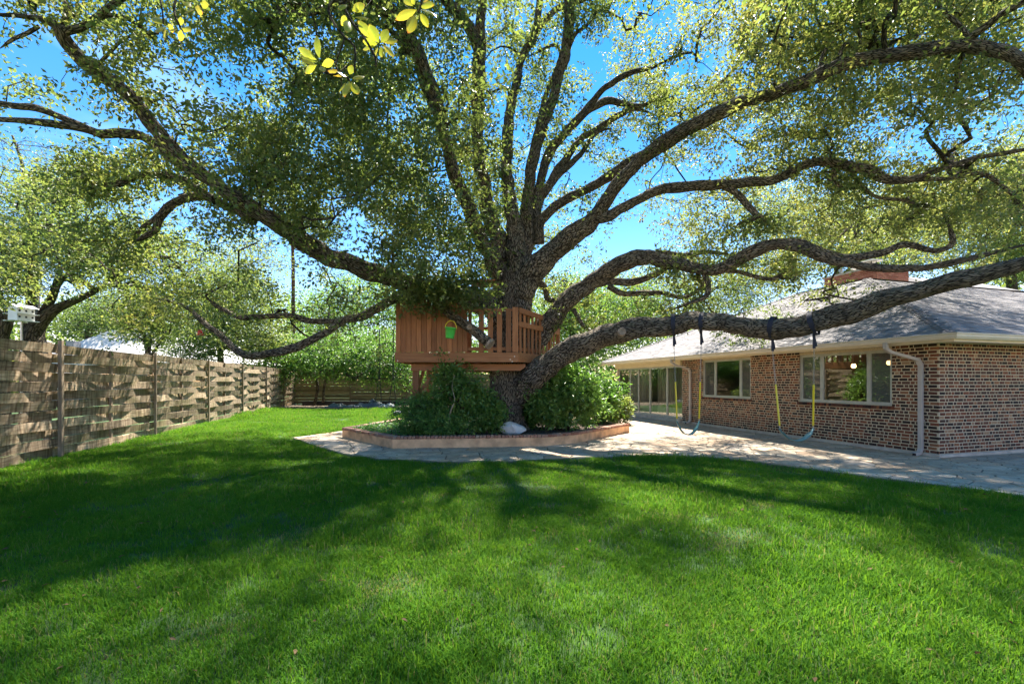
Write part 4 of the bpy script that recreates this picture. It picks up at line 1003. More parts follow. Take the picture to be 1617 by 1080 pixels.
# knots / pruning scars
def scar(px, py, Y, r, parent, tilt=(0, -1, .1)):
    c = P(px, py, Y); d = Vector(tilt).normalized(); q = d.to_track_quat('Z', 'Y').to_matrix()
    mb = MB(); pts = []
    for j, (rr, h) in enumerate(((r * 1.25, -.05), (r * 1.15, .03), (r * .95, .05), (r * .75, .035), (r * .3, .03))): pts.append((rr, h))
    n_ = 14; vs = [c + np.array(q @ Vector((rr * math.cos(a * 2 * math.pi / n_), rr * math.sin(a * 2 * math.pi / n_), h))) for rr, h in pts for a in range(n_)]
    fs = [(i * n_ + j, i * n_ + (j + 1) % n_, (i + 1) * n_ + (j + 1) % n_, (i + 1) * n_ + j) for i in range(4) for j in range(n_)]; fs.append(tuple(4 * n_ + j for j in range(n_)))
    mb.add(vs, fs); return mb.obj('pruning_scar', M['cut_wood'], parent, world=True, smooth=True)
scar(982, 524, 11.02 - .34, .085, oak); scar(741, 517, 11.33 - .13, .06, oak)
cut = P(773, 543, 11.25); cm = MB(); cm.tube([cut - [.01, 0, -.01], cut + [.035, -.02, -.03]], [.15, .135], 16); cm.obj('cut_face', M['cut_wood'], oak, world=True)

# crown: density map over the photograph, 60 px cells, rows from -60
DENS = """
434455566666656655667777787
225546665566665545567888887
115523357775444455578987876
322522368776555456678876474
344446889987765556668876743
236777899998865555556777788
344445568988886445645888888
332344444678886434556667655
332234434469985233556664211
001244433333410134553211000
000012222120000012221100000
""".split()
CR = np.random.RandomState(5); C = []; Ct = []; Cs = []
for ri, rowd in enumerate(DENS):
    for ci, ch_ in enumerate(rowd):
        dgt = int(ch_); 
        if not dgt: continue
        k = 36 * (dgt / 9) ** 1.3
        k = int(k * (1.35 if 7 <= ci <= 12 and ri < 8 else 1) + CR.uniform())
        px = CR.uniform(ci * 60, ci * 60 + 60, k); py = CR.uniform(ri * 60 - 60, ri * 60, k)
        for x, y in zip(px, py):
            g_ = NZ.noise(Vector((x / 75, y / 60, 3.1))) + .5 * NZ.noise(Vector((x / 30, y / 30, 8.7)))
            if g_ < .47 - dgt * .095: continue
            if 1318 < x < 1475 and 398 < y < 462: continue
            # foliage hugs the limbs: take the depth of a limb point near in the picture
            q = limb_pts; u = (q[:, 0] / q[:, 1] * F + CX - x); v = (HY - (q[:, 2] - EYE) / q[:, 1] * F - y); dd = u * u + v * v
            j = np.argsort(dd)[:18]; Yd = q[CR.choice(j), 1] + CR.normal(.55, .8) + (abs(CR.normal(0, 3.2)) if x > 950 else 0)
            if 90 < y < 480 and 430 < x + CR.normal(0, 50) < 770: Yd = CR.uniform(13.2, 18.5) if CR.uniform() < .6 else CR.uniform(8.2, 12)
            if 940 < x < 1500 and 290 < y < 480 and CR.uniform() < .55: Yd = CR.uniform(13, 20)
            if 768 < x < 900 and y > 330 and Yd < 14.3: Yd = CR.uniform(14.3, 17)
            if x > 620 and y > 430 and x < 768: Yd = CR.uniform(10.6, 11.5)
            if y > 480 and x > 800: Yd = max(Yd, 13.5)
            Yd = min(max(Yd, 6.3), 20)
            C.append(P(x, y, Yd)); 
            yel = .72 if (x > 980 and y < 470) else (.6 if x < 330 else .46)
            Ct.append(CR.normal(yel, .12)); Cs.append(CR.uniform(.13, .30))
for e_ in limb_ends:
    for q_ in range(9):
        C.append(e_ + CR.normal(size=3) * [.38, .38, .25] * (q_ > 0)); Ct.append(CR.normal(.55, .12)); Cs.append(CR.uniform(.12, .22))
C = np.array(C); Ct = np.array(Ct); Cs = np.array(Cs)
# keep the doorway of sky cells less confettied: cull clusters crossing the camera or below the deck front
ok = (C[:, 2] > 2.0)
C, Ct, Cs = C[ok], Ct[ok], Cs[ok]
# unseen crown above and behind the picture, clumped to cast patchy shade
K = 3300; a = CR.uniform(0, 2 * math.pi, K); rr = 12.5 * np.sqrt(CR.uniform(size=K)); X = rr * np.cos(a) - .5; Y = rr * np.sin(a) + 12.5
Z = 3.5 + 9.5 * np.sqrt(np.maximum(0, 1 - (rr / 13.5) ** 2)) * CR.uniform(.55, 1.0, K) + 1.2
vis = (Y > .5) & (np.abs(X) < Y * 1.16) & (Z < EYE + .83 * Y)
pn = np.array([NZ.noise(Vector((a_ * .42, b_ * .42, 9.5))) + .6 * NZ.noise(Vector((a_ * 1.1, b_ * 1.1, 4.5))) for a_, b_ in zip(X, Y)])
C2 = np.column_stack([X, Y, Z])[~vis & (Y > 1.2) & (pn > .05)]
K = 560; Y = CR.uniform(6, 13.5, K); X = CR.uniform(-8.5, 8.5, K); Z = EYE + .835 * Y + CR.uniform(.25, 1.9, K)   # unseen clusters added above the view to dapple the foreground lawn
pn = np.array([NZ.noise(Vector((a_ * .38, b_ * .38, 2.5))) + .5 * NZ.noise(Vector((a_ * 1.2, b_ * 1.2, 6.5))) for a_, b_ in zip(X, Y)])
C2 = np.vstack([C2, np.column_stack([X, Y, Z])[(pn > .14)]])
PXY = np.vstack([limb_pts[:, :3]])
twg = grow(np.vstack([C, C2]), list(PXY), CR, .08, rmin=.0042, rmax=.06)
tagit(twg.obj('twigs', M['bark_small'], oak, world=True, smooth=True), kind='stuff')
SUB = 7
Cb = (C[:, None, :] + CR.normal(size=(len(C), SUB, 3)) * Cs[:, None, None] * [1.25, 1.25, .8]).reshape(-1, 3)
p1, d1, n1 = cluster_leaves(Cb, 10, CR.uniform(.045, .09, len(Cb)), .8, CR)
N1 = len(p1); t1 = np.clip(np.repeat(Ct, 10 * SUB) + CR.normal(0, .13, N1), 0, 1)
ln1 = CR.uniform(.072, .128, N1)
cut_ = (p1[:, 1] > 10.2) & (p1[:, 1] < 13.9) & (p1[:, 2] < 3.0) & (p1[:, 0] > -3.3) & (p1[:, 0] < 1.2)
keep_ = ~cut_ & (p1[:, 2] > 1.9)
tagit(link('foliage', leaf_mesh('foliage', p1[keep_], d1[keep_], n1[keep_], ln1[keep_], ln1[keep_] * .50, t1[keep_], M['oak_leaf']), oak, world=True), kind='stuff')
p2, d2, n2 = cluster_leaves(C2, 62, .36, .6, CR); N2 = len(p2); l2 = CR.uniform(.085, .13, N2)
tagit(link('upper_shade_foliage', leaf_mesh('upper_shade_foliage', p2, d2, n2, l2, l2 * .5, CR.uniform(.2, .7, N2), M['oak_leaf']), oak, world=True), kind='stuff')

# ------------------------------------------------------------------ treehouse
th = empty('treehouse', (-1.4, 12.6, 1.87), label='reddish brown stained treehouse deck with slatted railing around the oak trunk', cat='treehouse')
X0, XR, Y0 = -3.01, .155, 11.8
E1 = (1.40, 13.85)
ZF = 2.34
def vboard(x, y, z0, z1, wd, az, mat='cedar', top=None, name='board', thick=.022, parent=None):
    mb = MB(); h0 = z1 - z0; h1 = (top if top is not None else z1) - z0
    vs = [(-wd / 2, -thick / 2, 0), (wd / 2, -thick / 2, 0), (wd / 2, thick / 2, 0), (-wd / 2, thick / 2, 0), (-wd / 2, -thick / 2, h0), (wd / 2, -thick / 2, h1), (wd / 2, thick / 2, h1), (-wd / 2, thick / 2, h0)]
    mb.add(vs, [(0, 3, 2, 1), (4, 5, 6, 7), (0, 1, 5, 4), (1, 2, 6, 5), (2, 3, 7, 6), (3, 0, 4, 7)])
    return mb.obj(name, M[mat], parent or th, (x - th.location.x, y - th.location.y, z0 - th.location.z), (0, 0, az))
nb = 14; x = X0 + .065
tops = [3.80, 3.80, 3.79, 3.79, 3.78, 3.78, 3.76, 3.74, 3.73, 3.71, 3.69, 3.66, 3.61, 3.54]
for i in range(nb):
    tp = tops[i]; vboard(x, Y0 + random.uniform(-.009, .009), ZF + .012, tp, .1225, 0, top=tp - (.01 if i < 10 else .05)); x += .133
mb = MB(); mb.box(X0 + .03, -1.21, Y0 + .020, Y0 + .030, ZF + .02, 3.50); mb.obj('gap_light_block', M['cedar'], th, world=True)  # sheet added behind the boards so sunlight does not show through their gaps
for i in range(5):                                # spaced balusters
    bx_ = -1.03 + i * .235
    if i: vboard(bx_, Y0, ZF + .012, 3.485, .135, 0, name='baluster')
vboard(XR - .07, Y0, ZF + .012, 3.52, .15, 0, name='corner_post', thick=.04)
dR = Vector((E1[0] - XR, E1[1] - Y0, 0)); LR = dR.length; dR.normalize(); azR = math.atan2(dR.y, dR.x)
def onR(t): return XR + dR.x * t, Y0 + dR.y * t
nbR = 11
for i in range(nbR):
    t = .12 + i * (LR - .2) / (nbR - 1); xx, yy_ = onR(t)
    tp = 3.40 if t < 1.45 else 3.40 - (t - 1.45) * .55
    if t > LR - .25: tp = 3.20
    vboard(xx, yy_, ZF + .0, tp, .11 if i % 4 else .09, azR, name='baluster')
def rail(a, b, z0, z1, name, off=.0, thick=.035, ht=.14, world_up=(0, 0, 1)):
    mb = MB(); mb.bar((a[0], a[1], z0), (b[0], b[1], z1), thick, ht); return bevel(mb.obj(name, M['cedar_h'], th, world=True), .005)
nR = Vector((dR.y, -dR.x, 0))
pR = lambda t, o=.034: (onR(t)[0] + nR.x * o, onR(t)[1] + nR.y * o)
rail(pR(0), pR(1.35), 3.44, 3.40, 'top_rail'); rail(pR(1.36), pR(1.9), 3.40, 3.02, 'top_rail', ht=.10)
rail(pR(0), pR(LR), 3.08, 3.08, 'middle_rail')
rail(pR(0, -.035), pR(LR, -.035), ZF + .10, ZF + .10, 'bottom_rail', ht=.09)
rail((-1.2, Y0 + .035), (XR, Y0 + .035), 3.45, 3.45, 'top_rail', ht=.07); rail((X0, Y0 + .052), (XR, Y0 + .052), ZF + .10, ZF + .10, 'bottom_rail', ht=.09)
rail((X0, Y0 + .052), (-1.2, Y0 + .052), 3.30, 3.30, 'middle_rail', ht=.09)
vboard(onR(LR)[0], onR(LR)[1], ZF, 3.22, .10, azR, name='corner_post', thick=.09)
# deck boards, joists, fascia
yb = Y0 + .02
while yb < 14.9:
    x1_ = XR + (yb - Y0) * (dR.x / dR.y) if yb < E1[1] else E1[0]
    mb = MB()
    mb.box(X0, x1_ - .01, yb, yb + .132, ZF - .03, ZF); mb.obj('deck_board', M['cedar_h'], th, world=True); yb += .14
for (a, b) in (((X0 - .02, Y0 - .02), (XR + .01, Y0 - .02)), ((XR + .005, Y0 - .03), (E1[0] + .02, E1[1] - .03)), ((X0, 14.9), (E1[0], 14.9)), ((X0 - .0, Y0), (X0 - .0, 14.9)), ((E1[0], E1[1]), (E1[0], 14.9))):
    mb = MB(); mb.bar((a[0], a[1], ZF - .122), (b[0], b[1], ZF - .122), .04, .25); bevel(mb.obj('fascia_beam', M['cedar_h'], th, world=True), .004)
for yj in (12.25, 12.7, 13.7, 14.4):
    mb = MB(); mb.box(X0 + .05, .2, yj, yj + .04, ZF - .22, ZF - .035); mb.obj('joist', M['cedar_h'], th, world=True)
mb = MB(); prof2 = [(X0 + .33, 1.88), (.22, 1.88), (.36, 1.98), (.36, 2.056), (X0 + .33, 2.056)]
nn_ = len(prof2); vs = [(p[0], 12.1, p[1]) for p in prof2] + [(p[0], 12.16, p[1]) for p in prof2]
mb.add(vs, [tuple(range(nn_)), tuple(range(2 * nn_ - 1, nn_ - 1, -1))] + [(i, nn_ + i, nn_ + (i + 1) % nn_, (i + 1) % nn_) for i in range(nn_)]); mb.obj('support_beam', M['cedar_h'], th, world=True)
mb = MB(); mb.box(X0 + .33, .3, 14.3, 14.36, 1.88, 2.056); mb.obj('support_beam', M['cedar_h'], th, world=True)
for py_ in (12.23, 14.22):
    mb = MB(); mb.box(-2.66, -2.50, py_ - .06, py_ + .07, .1, 2.05); mb.obj('support_post', M['cedar'], th, world=True)
mb = MB(); mb.bar((-2.55, 12.28, 1.25), (-1.95, 12.28, 1.95), .06, .10); mb.obj('brace', M['cedar_h'], th, world=True)
mb = MB(); mb.bar((-2.58, 12.25, 1.2), (-2.58, 13.4, 2.0), .06, .10); mb.obj('brace', M['cedar_h'], th, world=True)
for i in range(8):
    vboard(X0 + .0, Y0 + .3 + i * .34, ZF, 3.4, .13, math.pi / 2)
rail((X0 + .03, Y0), (X0 + .03, 14.8), 3.32, 3.32, 'middle_rail', ht=.09)
for i in range(10): vboard(X0 + .2 + i * .45, 14.86, ZF, 3.35, .12, 0, name='baluster')
rail((X0, 14.82), (E1[0], 14.82), 3.32, 3.32, 'top_rail', ht=.09)
# upper lookout step
for k in range(3):
    mb = MB(); c = P(762, 447, 12.6); mb.bar((c[0] - .42, c[1] - .2 + k * .15, c[2] + .00), (c[0] + .36, c[1] - .2 + k * .15, c[2] + .03), .14, .04); mb.obj('lookout_board', M['cedar_h'], th, world=True)
mb = MB(); mb.bar((c[0] - .30, c[1] - .15, c[2] - .10), (c[0] + .45, c[1] - .1, c[2] - .09), .05, .09); mb.obj('lookout_beam', M['cedar_h'], th, world=True)
mb = MB(); mb.bar((c[0] - .34, c[1] + .0, c[2] - .13), (c[0] - .36, c[1] + .1, ZF), .09, .09, up=(0, 1, 0)); mb.obj('lookout_post', M['cedar_h'], th, world=True)
for (bx_, bz) in ((XR - .2, 2.16), (XR - .09, 2.24), (XR - .15, 2.11), (X0 + .06, 2.13)):
    mb = MB(); mb.tube([(bx_, Y0 - .05, bz), (bx_, Y0 - .035, bz)], .014, 8); mb.obj('bolt', M['steel'], th, world=True)

# green bucket hanging from the pruned limb
bk = P(711, 525, 11.05); bt = empty('bucket', tuple(bk), label='bright green toy bucket with yellow handle hanging before the treehouse boards', cat='bucket')
mb = MB(); prof3_ = [(.0, -.155), (.105, -.155), (.112, -.14), (.142, .10), (.158, .10), (.158, .125), (.142, .125), (.135, .12), (.10, -.14), (0, -.14)]
prof3 = [(a_ * .9, b_ * .92) for a_, b_ in prof3_]
n_ = 24
vs = [(r_ * math.cos(a * 2 * math.pi / n_), r_ * math.sin(a * 2 * math.pi / n_), z_) for r_, z_ in prof3 for a in range(n_)]
fs = [(i * n_ + j, i * n_ + (j + 1) % n_, (i + 1) * n_ + (j + 1) % n_, (i + 1) * n_ + j) for i in range(len(prof3) - 1) for j in range(n_)]
mb.add(vs, fs); mb.obj('body', M['green_plastic'], bt, rot=(0, R(6), 0), smooth=True)
mb = MB(); aa = np.linspace(0, math.pi, 15); mb.tube([(.14 * math.cos(a), 0, .095 + .19 * math.sin(a)) for a in aa], .009, 8); mb.obj('handle', M['yellow_plastic'], bt, rot=(0, R(6), 0), smooth=True)
mb = MB(); top_h = P(712, 503, 11.2); mb.tube([tuple(bk + [0.02, 0, .285]), tuple(top_h)], .006, 6); mb.obj('hook', M['steel'], bt, world=True)

# ------------------------------------------------------------------ belt swings
LR_ = spline(limb(LIMBS['low_right']), .05)
def limb_at(px):
    u = LR_[:, 0] / LR_[:, 1] * F + CX; i = int(np.argmin(np.abs(u - px))); return LR_[i], (LR_[min(i + 1, len(LR_) - 1)] - LR_[i - 1])[:3]
def swing(pxl, pxr, sl, sr, ytop, ybot, seaty, Ys, label):
    """pxl/pxr: strap columns; sl/sr sleeve lower columns; rows of sleeve top, sleeve bottom and seat"""
    seat_c = None; ends = []
    t = empty('belt_swing', (0, 0, 0), label=label, cat='swing', group='belt swings hanging from the low oak limb')
    base = None
    for side, (pt, pb) in enumerate(((pxl, sl), (pxr, sr))):
        q, dr = limb_at(pt); c = q[:3]; r_ = q[3] * 1.05; dr = dr / np.linalg.norm(dr)
        if base is None: base = c
        # strap: a band wound round the limb, tail hanging down
        v0 = Vector(dr); up = Vector((0, 0, 1)); sd_ = v0.cross(up).normalized(); u2 = sd_.cross(v0).normalized()
        mb = MB(); n_ = 28; vs = []
        for w0 in (-.045, .045):
            for a in range(n_):
                an = a * 2 * math.pi / n_; tap = 1.0 if math.sin(an) > -.5 else .55
                p_ = Vector(c) + v0 * w0 * tap + (sd_ * math.cos(an) + u2 * math.sin(an)) * r_ * (1.03 if math.sin(an) > -.8 else 1.10)
                vs.append(p_)
        mb.add(vs, [(j, (j + 1) % n_, n_ + (j + 1) % n_, n_ + j) for j in range(n_)])
        low = c - np.array([0, 0, r_ * 1.08]); tail = low - np.array([0, 0, .26])
        so_ = mb.obj('strap', M['webbing'], t, world=True); md = so_.modifiers.new('thick', 'SOLIDIFY'); md.thickness = .012
        mb = MB(); mb.bar(low + [0, 0, .05], tail, .05, .012, up=(0, 1, 0)); mb.bar(low + [.01, 0, -.05], tail + [.04, -.01, .04], .03, .01, up=(0, 1, 0)); mb.obj('strap_tail', M['webbing'], t, world=True)
        s_top = P(pb, ytop, Ys); s_bot = P(pb, ybot, Ys)
        s_top = tail + (s_bot - tail) * ((tail[2] - s_top[2]) / (tail[2] - s_bot[2]))
        dv = (s_top - tail); L_ = np.linalg.norm(dv); dv /= L_; nl = int(L_ / .038)
        cm_ = MB(); sv = np.cross(dv, [0, 1, 0]); sv /= np.linalg.norm(sv); fv = np.cross(dv, sv)
        for k in range(nl):
            cc = tail + dv * (k + .5) * L_ / nl; s2 = sv if k % 2 else fv
            lp = [cc + dv * .024 * math.cos(a) + s2 * .012 * math.sin(a) for a in np.arange(9) * math.pi / 4]
            cm_.tube(lp, .0035, 4, caps=False)
        tagit(cm_.obj('chain', M['steel'], t, world=True), kind='stuff')
        mb = MB(); kk = 16; pts = [s_top + (s_bot - s_top) * i / kk for i in range(kk + 1)]
        mb.tube(pts, [.017 + .002 * (i % 2) for i in range(kk + 1)], 8); mb.obj('sleeve', M['yellow'], t, world=True, smooth=True)
        ends.append(s_bot)
        mb = MB(); mb.tube([s_bot, s_bot - [0, 0, .05]], .010, 6); mb.obj('clevis', M['steel'], t, world=True)
    a, b = ends[0] - [0, 0, .05], ends[1] - [0, 0, .05]; sag = a[2] - P(700, seaty, Ys)[2]
    mb = MB(); K = 18; vs = []; cr_ = np.cross(b - a, [0, 0, 1]); cr_ /= np.linalg.norm(cr_)
    for i in range(K + 1):
        u = i / K; p_ = a + (b - a) * u - np.array([0, 0, sag * (1 - (2 * u - 1) ** 2) ** .85]); wd = .075 if 1 < i < K - 1 else .03
        vs += [p_ - cr_ * wd, p_ + cr_ * wd]
    mb.add(vs, [(2 * i, 2 * i + 1, 2 * i + 3, 2 * i + 2) for i in range(K)])
    o = mb.obj('seat', M['teal'], t, world=True, smooth=True); md = o.modifiers.new('thick', 'SOLIDIFY'); md.thickness = .012
    return t
swing(1065, 1109, 1069, 1104, 603, 661, 686, 10.3, 'belt swing nearer the glass doors and closer to the treehouse')
swing(1222, 1285, 1231, 1284, 607, 672, 695, 9.0, 'belt swing with teal seat and yellow sleeves before the largest window')

# ------------------------------------------------------------------ fences
fd = Vector((-.25, 1, 0)).normalized(); FZ = math.atan2(fd.y, fd.x) - math.pi / 2     # local y runs along the fence
f0y = 9.5 - 3.73 * 2; f0 = (fence_x(f0y), f0y, 0)
fence = empty('basketweave_fence', f0, FZ, label='weathered grey basketweave board fence along the left side of the lawn', cat='fence')
SP = 3.845; ROWS = 12; FH = 2.38; bh = .186
def weave_mesh(phase, seed):
    rr = random.Random(seed); mb = MB(); K = 10; vs = []; L_ = SP - .012; am = rr.uniform(.034, .058); tw = rr.uniform(-.012, .012)
    for i in range(K + 1):
        y = .006 + L_ * i / K; off = phase * am * math.cos(2 * math.pi * i / K); wz = rr.uniform(-.004, .004)
        for dx, dz in ((.011, 0), (-.011, 0), (-.011, bh), (.011, bh)): vs.append((off + dx + (tw if dz else -tw), y, dz + wz + (rr.uniform(-.006, .003) if dz else 0)))
    fs = [(4 * i + j, 4 * i + (j + 1) % 4, 4 * i + 4 + (j + 1) % 4, 4 * i + 4 + j) for i in range(K) for j in range(4)] + [(3, 2, 1, 0), (4 * K, 4 * K + 1, 4 * K + 2, 4 * K + 3)]
    mb.add(vs, fs); return mb.mesh('board', M['fence'])
wm = {(ph, s_): weave_mesh(ph, s_ * 7 + ph) for ph in (-1, 1) for s_ in range(7)}
for s_ in range(8):
    for r_ in range(ROWS):
        ph = 1 if r_ % 2 else -1
        if r_ == ROWS - 1: ph = 1
        link('board', wm[(ph, random.randrange(7))], fence, (random.uniform(-.004, .004), s_ * SP, .03 + r_ * (FH - .03) / ROWS + random.uniform(-.010, .010)), (random.uniform(-.005, .005), 0, 0))
for s_ in range(9):
    mb = MB(); hh = FH + random.uniform(.02, .06) if s_ != 2 else FH + .07
    wd = .055 if s_ != 2 else .07
    mb.box(.075, .075 + wd, -wd / 2, wd / 2, -.03, hh); mb.obj('post', M['fence_post'], fence, (.0, s_ * SP, 0))
    mb = MB(); mb.box(-.165, -.075, -.05, .05, -.03, FH + .03); mb.obj('post', M['fence_post'], fence, (0, s_ * SP, 0))
    if s_ < 8:
        mb = MB(); mb.box(-.05, .05, -.05, .05, -.03, FH - .02); o = mb.obj('post', M['fence_post'], fence, (-.0, s_ * SP + SP / 2, 0))
        o.scale = (.5, .7, 1)
BY = 31.6
bf = empty('back_fence', (-15.1, BY, 0), label='darker horizontal board fence across the far end of the lawn', cat='fence')
pl_ = MB(); pl_.box(0, 3.88, -.011, .011, 0, .195); plm = pl_.mesh('board', M['fence_bk'] if 'fence_bk' in M else mat_wood('back_fence_wood', [(.12, .085, .05), (.28, .22, .14), (.42, .35, .23)], (.35, 6, 6), 5, .9, .4))
for s_ in range(5):
    for r_ in range(10):
        link('board', plm, bf, (s_ * 3.9, (-.012 if r_ % 2 else .014) + random.uniform(-.004, .004), .05 + r_ * .205 + random.uniform(-.01, .01)), (0, random.uniform(-.003, .003), 0))
for s_ in range(6):
    mb = MB(); mb.box(-.05, .05, -.11, -.03, 0, 2.2); mb.obj('post', M['fence_post'], bf, (s_ * 3.9, 0, 0))

# edging and stones at the foot of the back fence
mu = MB(); mu.add([(-14.3, 26.8, -.01), (-2, 27.2, -.01), (-2, 31.6, -.01), (-15.2, 31.6, -.01)], [(0, 1, 2, 3)]); tagit(mu.obj('mulch_bed', M['mulch']), kind='structure')
eg = MB(); eg.bar((-13.9, 30.2, .14), (-9.0, 30.3, .14), .08, .30); eg.bar((-9.0, 30.3, .12), (-4, 30.6, .12), .08, .22)
tagit(eg.obj('bed_edging', M['black']), 'low black edging board before the far back fence', 'edging')
def tarp(px0, px1, py, Y, h, seed, label):
    a, b = P(px0, py, Y), P(px1, py, Y); bm = bmesh.new(); nx, ny = 22, 8; rr = np.random.RandomState(seed); g = {}
    for i in range(nx + 1):
        for j in range(ny + 1):
            u, v = i / nx, j / ny; e = math.sin(u * math.pi) ** .5 * math.sin(v * math.pi) ** .6
            z = e * h * (.7 + .3 * math.sin(u * 9 + seed) + .25 * math.sin(u * 17 + v * 9)) + rr.normal(0, .02) * (e > 0)
            g[i, j] = bm.verts.new((a[0] + (b[0] - a[0]) * u, Y + v * 1.3, max(0, z)))
    for i in range(nx):
        for j in range(ny): bm.faces.new((g[i, j], g[i + 1, j], g[i + 1, j + 1], g[i, j + 1]))
    me = bpy.data.meshes.new('crumpled_tarp'); bm.to_mesh(me); bm.free(); me.materials.append(M['tarp']); tagit(link('crumpled_tarp', me), label, 'tarp')
tarp(556, 603, 641, 28.3, .42, 2, 'crumpled blue grey tarp humped before the far back fence')
tarp(508, 556, 643, 28.0, .22, 5, 'flatter dark grey tarp lying left of the humped one by the back fence')
for i, (px, py, dx, lb) in enumerate(((606, 643, .3, 'pale flat stone just right of the humped grey tarp'), (617, 642, .35, 'tan rounded stone second from the humped grey tarp'), (633, 646, .45, 'grey stone beside the treehouse post at the lawn edge'))):
    p = G(px, py) if i < 2 else G(634, 654)
    rock('stone', (p[0], p[1], .06), (dx, .25, .16), 20 + i, M['rock'] if i < 2 else M['rock2'], .3 * i, label=lb, cat='stone', group='loose stones at the far lawn edge')
# rope swing hanging by the back fence
rs_ = empty('rope_swing', tuple(P(610, 637, 27.5)), label='dark rope swing with a long bar hanging before the back fence', cat='swing')
for px in (599, 621):
    mb = MB(); a = P(px, 520, 27.5); k = P(px, 590, 27.5); mb.tube([a, k], .035, 6); mb.tube([k, P(px - 6, 633, 27.5)], .022, 6); mb.tube([k, P(px + 3.5, 633, 27.5)], .022, 6); mb.obj('rope', M['black'], rs_, world=True)
mb = MB(); mb.bar(P(590, 634, 27.5), P(627, 634, 27.5), .25, .05); mb.obj('seat', M['black'], rs_, world=True)

# ------------------------------------------------------------------ shrubs
def shrub(name, label, cx, cy, z0, rx, ry, rz_, ncl, nl, sp, ll, wr, mat, seed, cat='shrub', stems=5, group=None, hexa=False, tintc=.45, base_bias=0):
    rs = np.random.RandomState(seed); K = int(ncl * 2.4); nl = max(8, int(nl / 3.2)); sp = sp * .60; ll = ll * 1.6
    g = rs.normal(size=(K, 3)); g /= np.linalg.norm(g, axis=1)[:, None]; g *= (rs.uniform(size=(K, 1)) ** (1 / 2.2))
    g *= 1 + .22 * np.sin(g[:, :1] * 5 + seed) * np.cos(g[:, 2:3] * 6 + seed) + .12 * np.sin(g[:, 1:2] * 9 + g[:, :1] * 11)
    shoot = rs.uniform(size=K) < .14; g[shoot] *= rs.uniform(1.05, 1.32, (int(shoot.sum()), 1))
    Cc = np.column_stack([cx + g[:, 0] * rx, cy + g[:, 1] * ry, z0 + rz_ + g[:, 2] * rz_]); Cc[:, 2] = np.maximum(Cc[:, 2], z0 + .04)
    t = empty(name, (cx, cy, z0), label=label, cat=cat, group=group)
    roots = []
    mbs = MB()
    for k in range(stems):
        a = rs.uniform(0, 6.28); q = np.array([cx + math.cos(a) * rx * .15, cy + math.sin(a) * ry * .15, z0 - .05]); e = np.array([cx + math.cos(a) * rx * .5, cy + math.sin(a) * ry * .5, z0 + rz_ * rs.uniform(.9, 1.5)])
        pts = np.array([q + (e - q) * u + rs.normal(size=3) * .03 for u in np.linspace(0, 1, 7)]); mbs.tube(pts, np.linspace(.028, .012, 7) * (1 + rx * .3), 6); roots += list(pts)
    mbs.obj('stem', M['bark_small'], t, world=True, smooth=True)
    tw = grow(Cc, roots, rs, .05, rmin=.003, rmax=.02); tagit(tw.obj('twigs', M['bark_small'], t, world=True), kind='stuff')
    p, d, nn = cluster_leaves(Cc, nl, sp, .8, rs); N = len(p); ll_ = rs.uniform(ll * .7, ll * 1.25, N)
    ti = np.repeat(rs.normal(tintc, .16, K), nl) + rs.normal(0, .14, N); ok = p[:, 2] > z0 + .0
    tagit(link('foliage', leaf_mesh('foliage', p[ok], d[ok], nn[ok], ll_[ok], ll_[ok] * wr, ti[ok], M[mat], hexa), t, world=True), kind='stuff')
    return t
shrub('glossy_shrub', 'tall glossy dark green shrub under the front of the treehouse deck', -1.45, 11.65, .22, .78, .55, .93, 210, 46, .10, .065, .45, 'shrub_leaf', 31, stems=4, tintc=.4)
shrub('feathery_shrub', 'light green feathery nandina at the left side of the tree bed', -2.42, 11.9, .22, .62, .6, .50, 150, 60, .09, .055, .28, 'fern_leaf', 32, tintc=.5)
shrub('low_fern', 'low fresh green ferny plant at the foot of the tall glossy shrub', -1.75, 11.35, .22, .75, .35, .30, 120, 55, .07, .055, .25, 'fern_leaf', 33, tintc=.6)
shrub('broad_bush', 'broad dense dark green bush right of the oak trunk', 1.42, 13.0, .22, 1.22, .95, 1.0, 420, 60, .12, .075, .42, 'shrub_leaf', 34, stems=8, tintc=.55)
shrub('trunk_bush', 'yellow green bush tucked between the oak trunk and the broad bush', .58, 13.3, .22, .4, .5, .45, 60, 50, .1, .07, .45, 'bright_leaf', 35, tintc=.7)
shrub('sprawling_shrub', 'leafy mid green shrub filling the bed between glossy shrub and trunk', -.72, 12.0, .22, .55, .45, .55, 120, 48, .11, .07, .42, 'shrub_leaf', 36, tintc=.55)
shrub('corner_bush', 'small pale green bush beside the glass doors of the house', 3.75, 16.7, 0, .6, .6, .62, 150, 45, .11, .075, .42, 'far_leaf', 37, tintc=.6)
shrub('rear_bush', 'rounded light green bush behind the broad bush near the house', 2.9, 15.4, .1, .8, .7, .85, 200, 48, .12, .08, .42, 'bright_leaf', 38, tintc=.55)
# pale crooked stem of the glossy shrub
cs = MB(); st_ = spline([[*P(716, 684, 11.45), .020], [*P(709, 668, 11.3), .020], [*P(712, 648, 11.2), .017], [*P(718, 632, 11.2), .014], [*P(714, 610, 11.3), .011], [*P(719, 588, 11.4), .008]], .05)
cs.tube(st_[:, :3], st_[:, 3], 8, lump=.12)
cs.obj('stem', simple('pale_stem', (.34, .28, .20), .9, 0, .3, 20, .5), bpy.data.objects['glossy_shrub'], world=True, smooth=True)
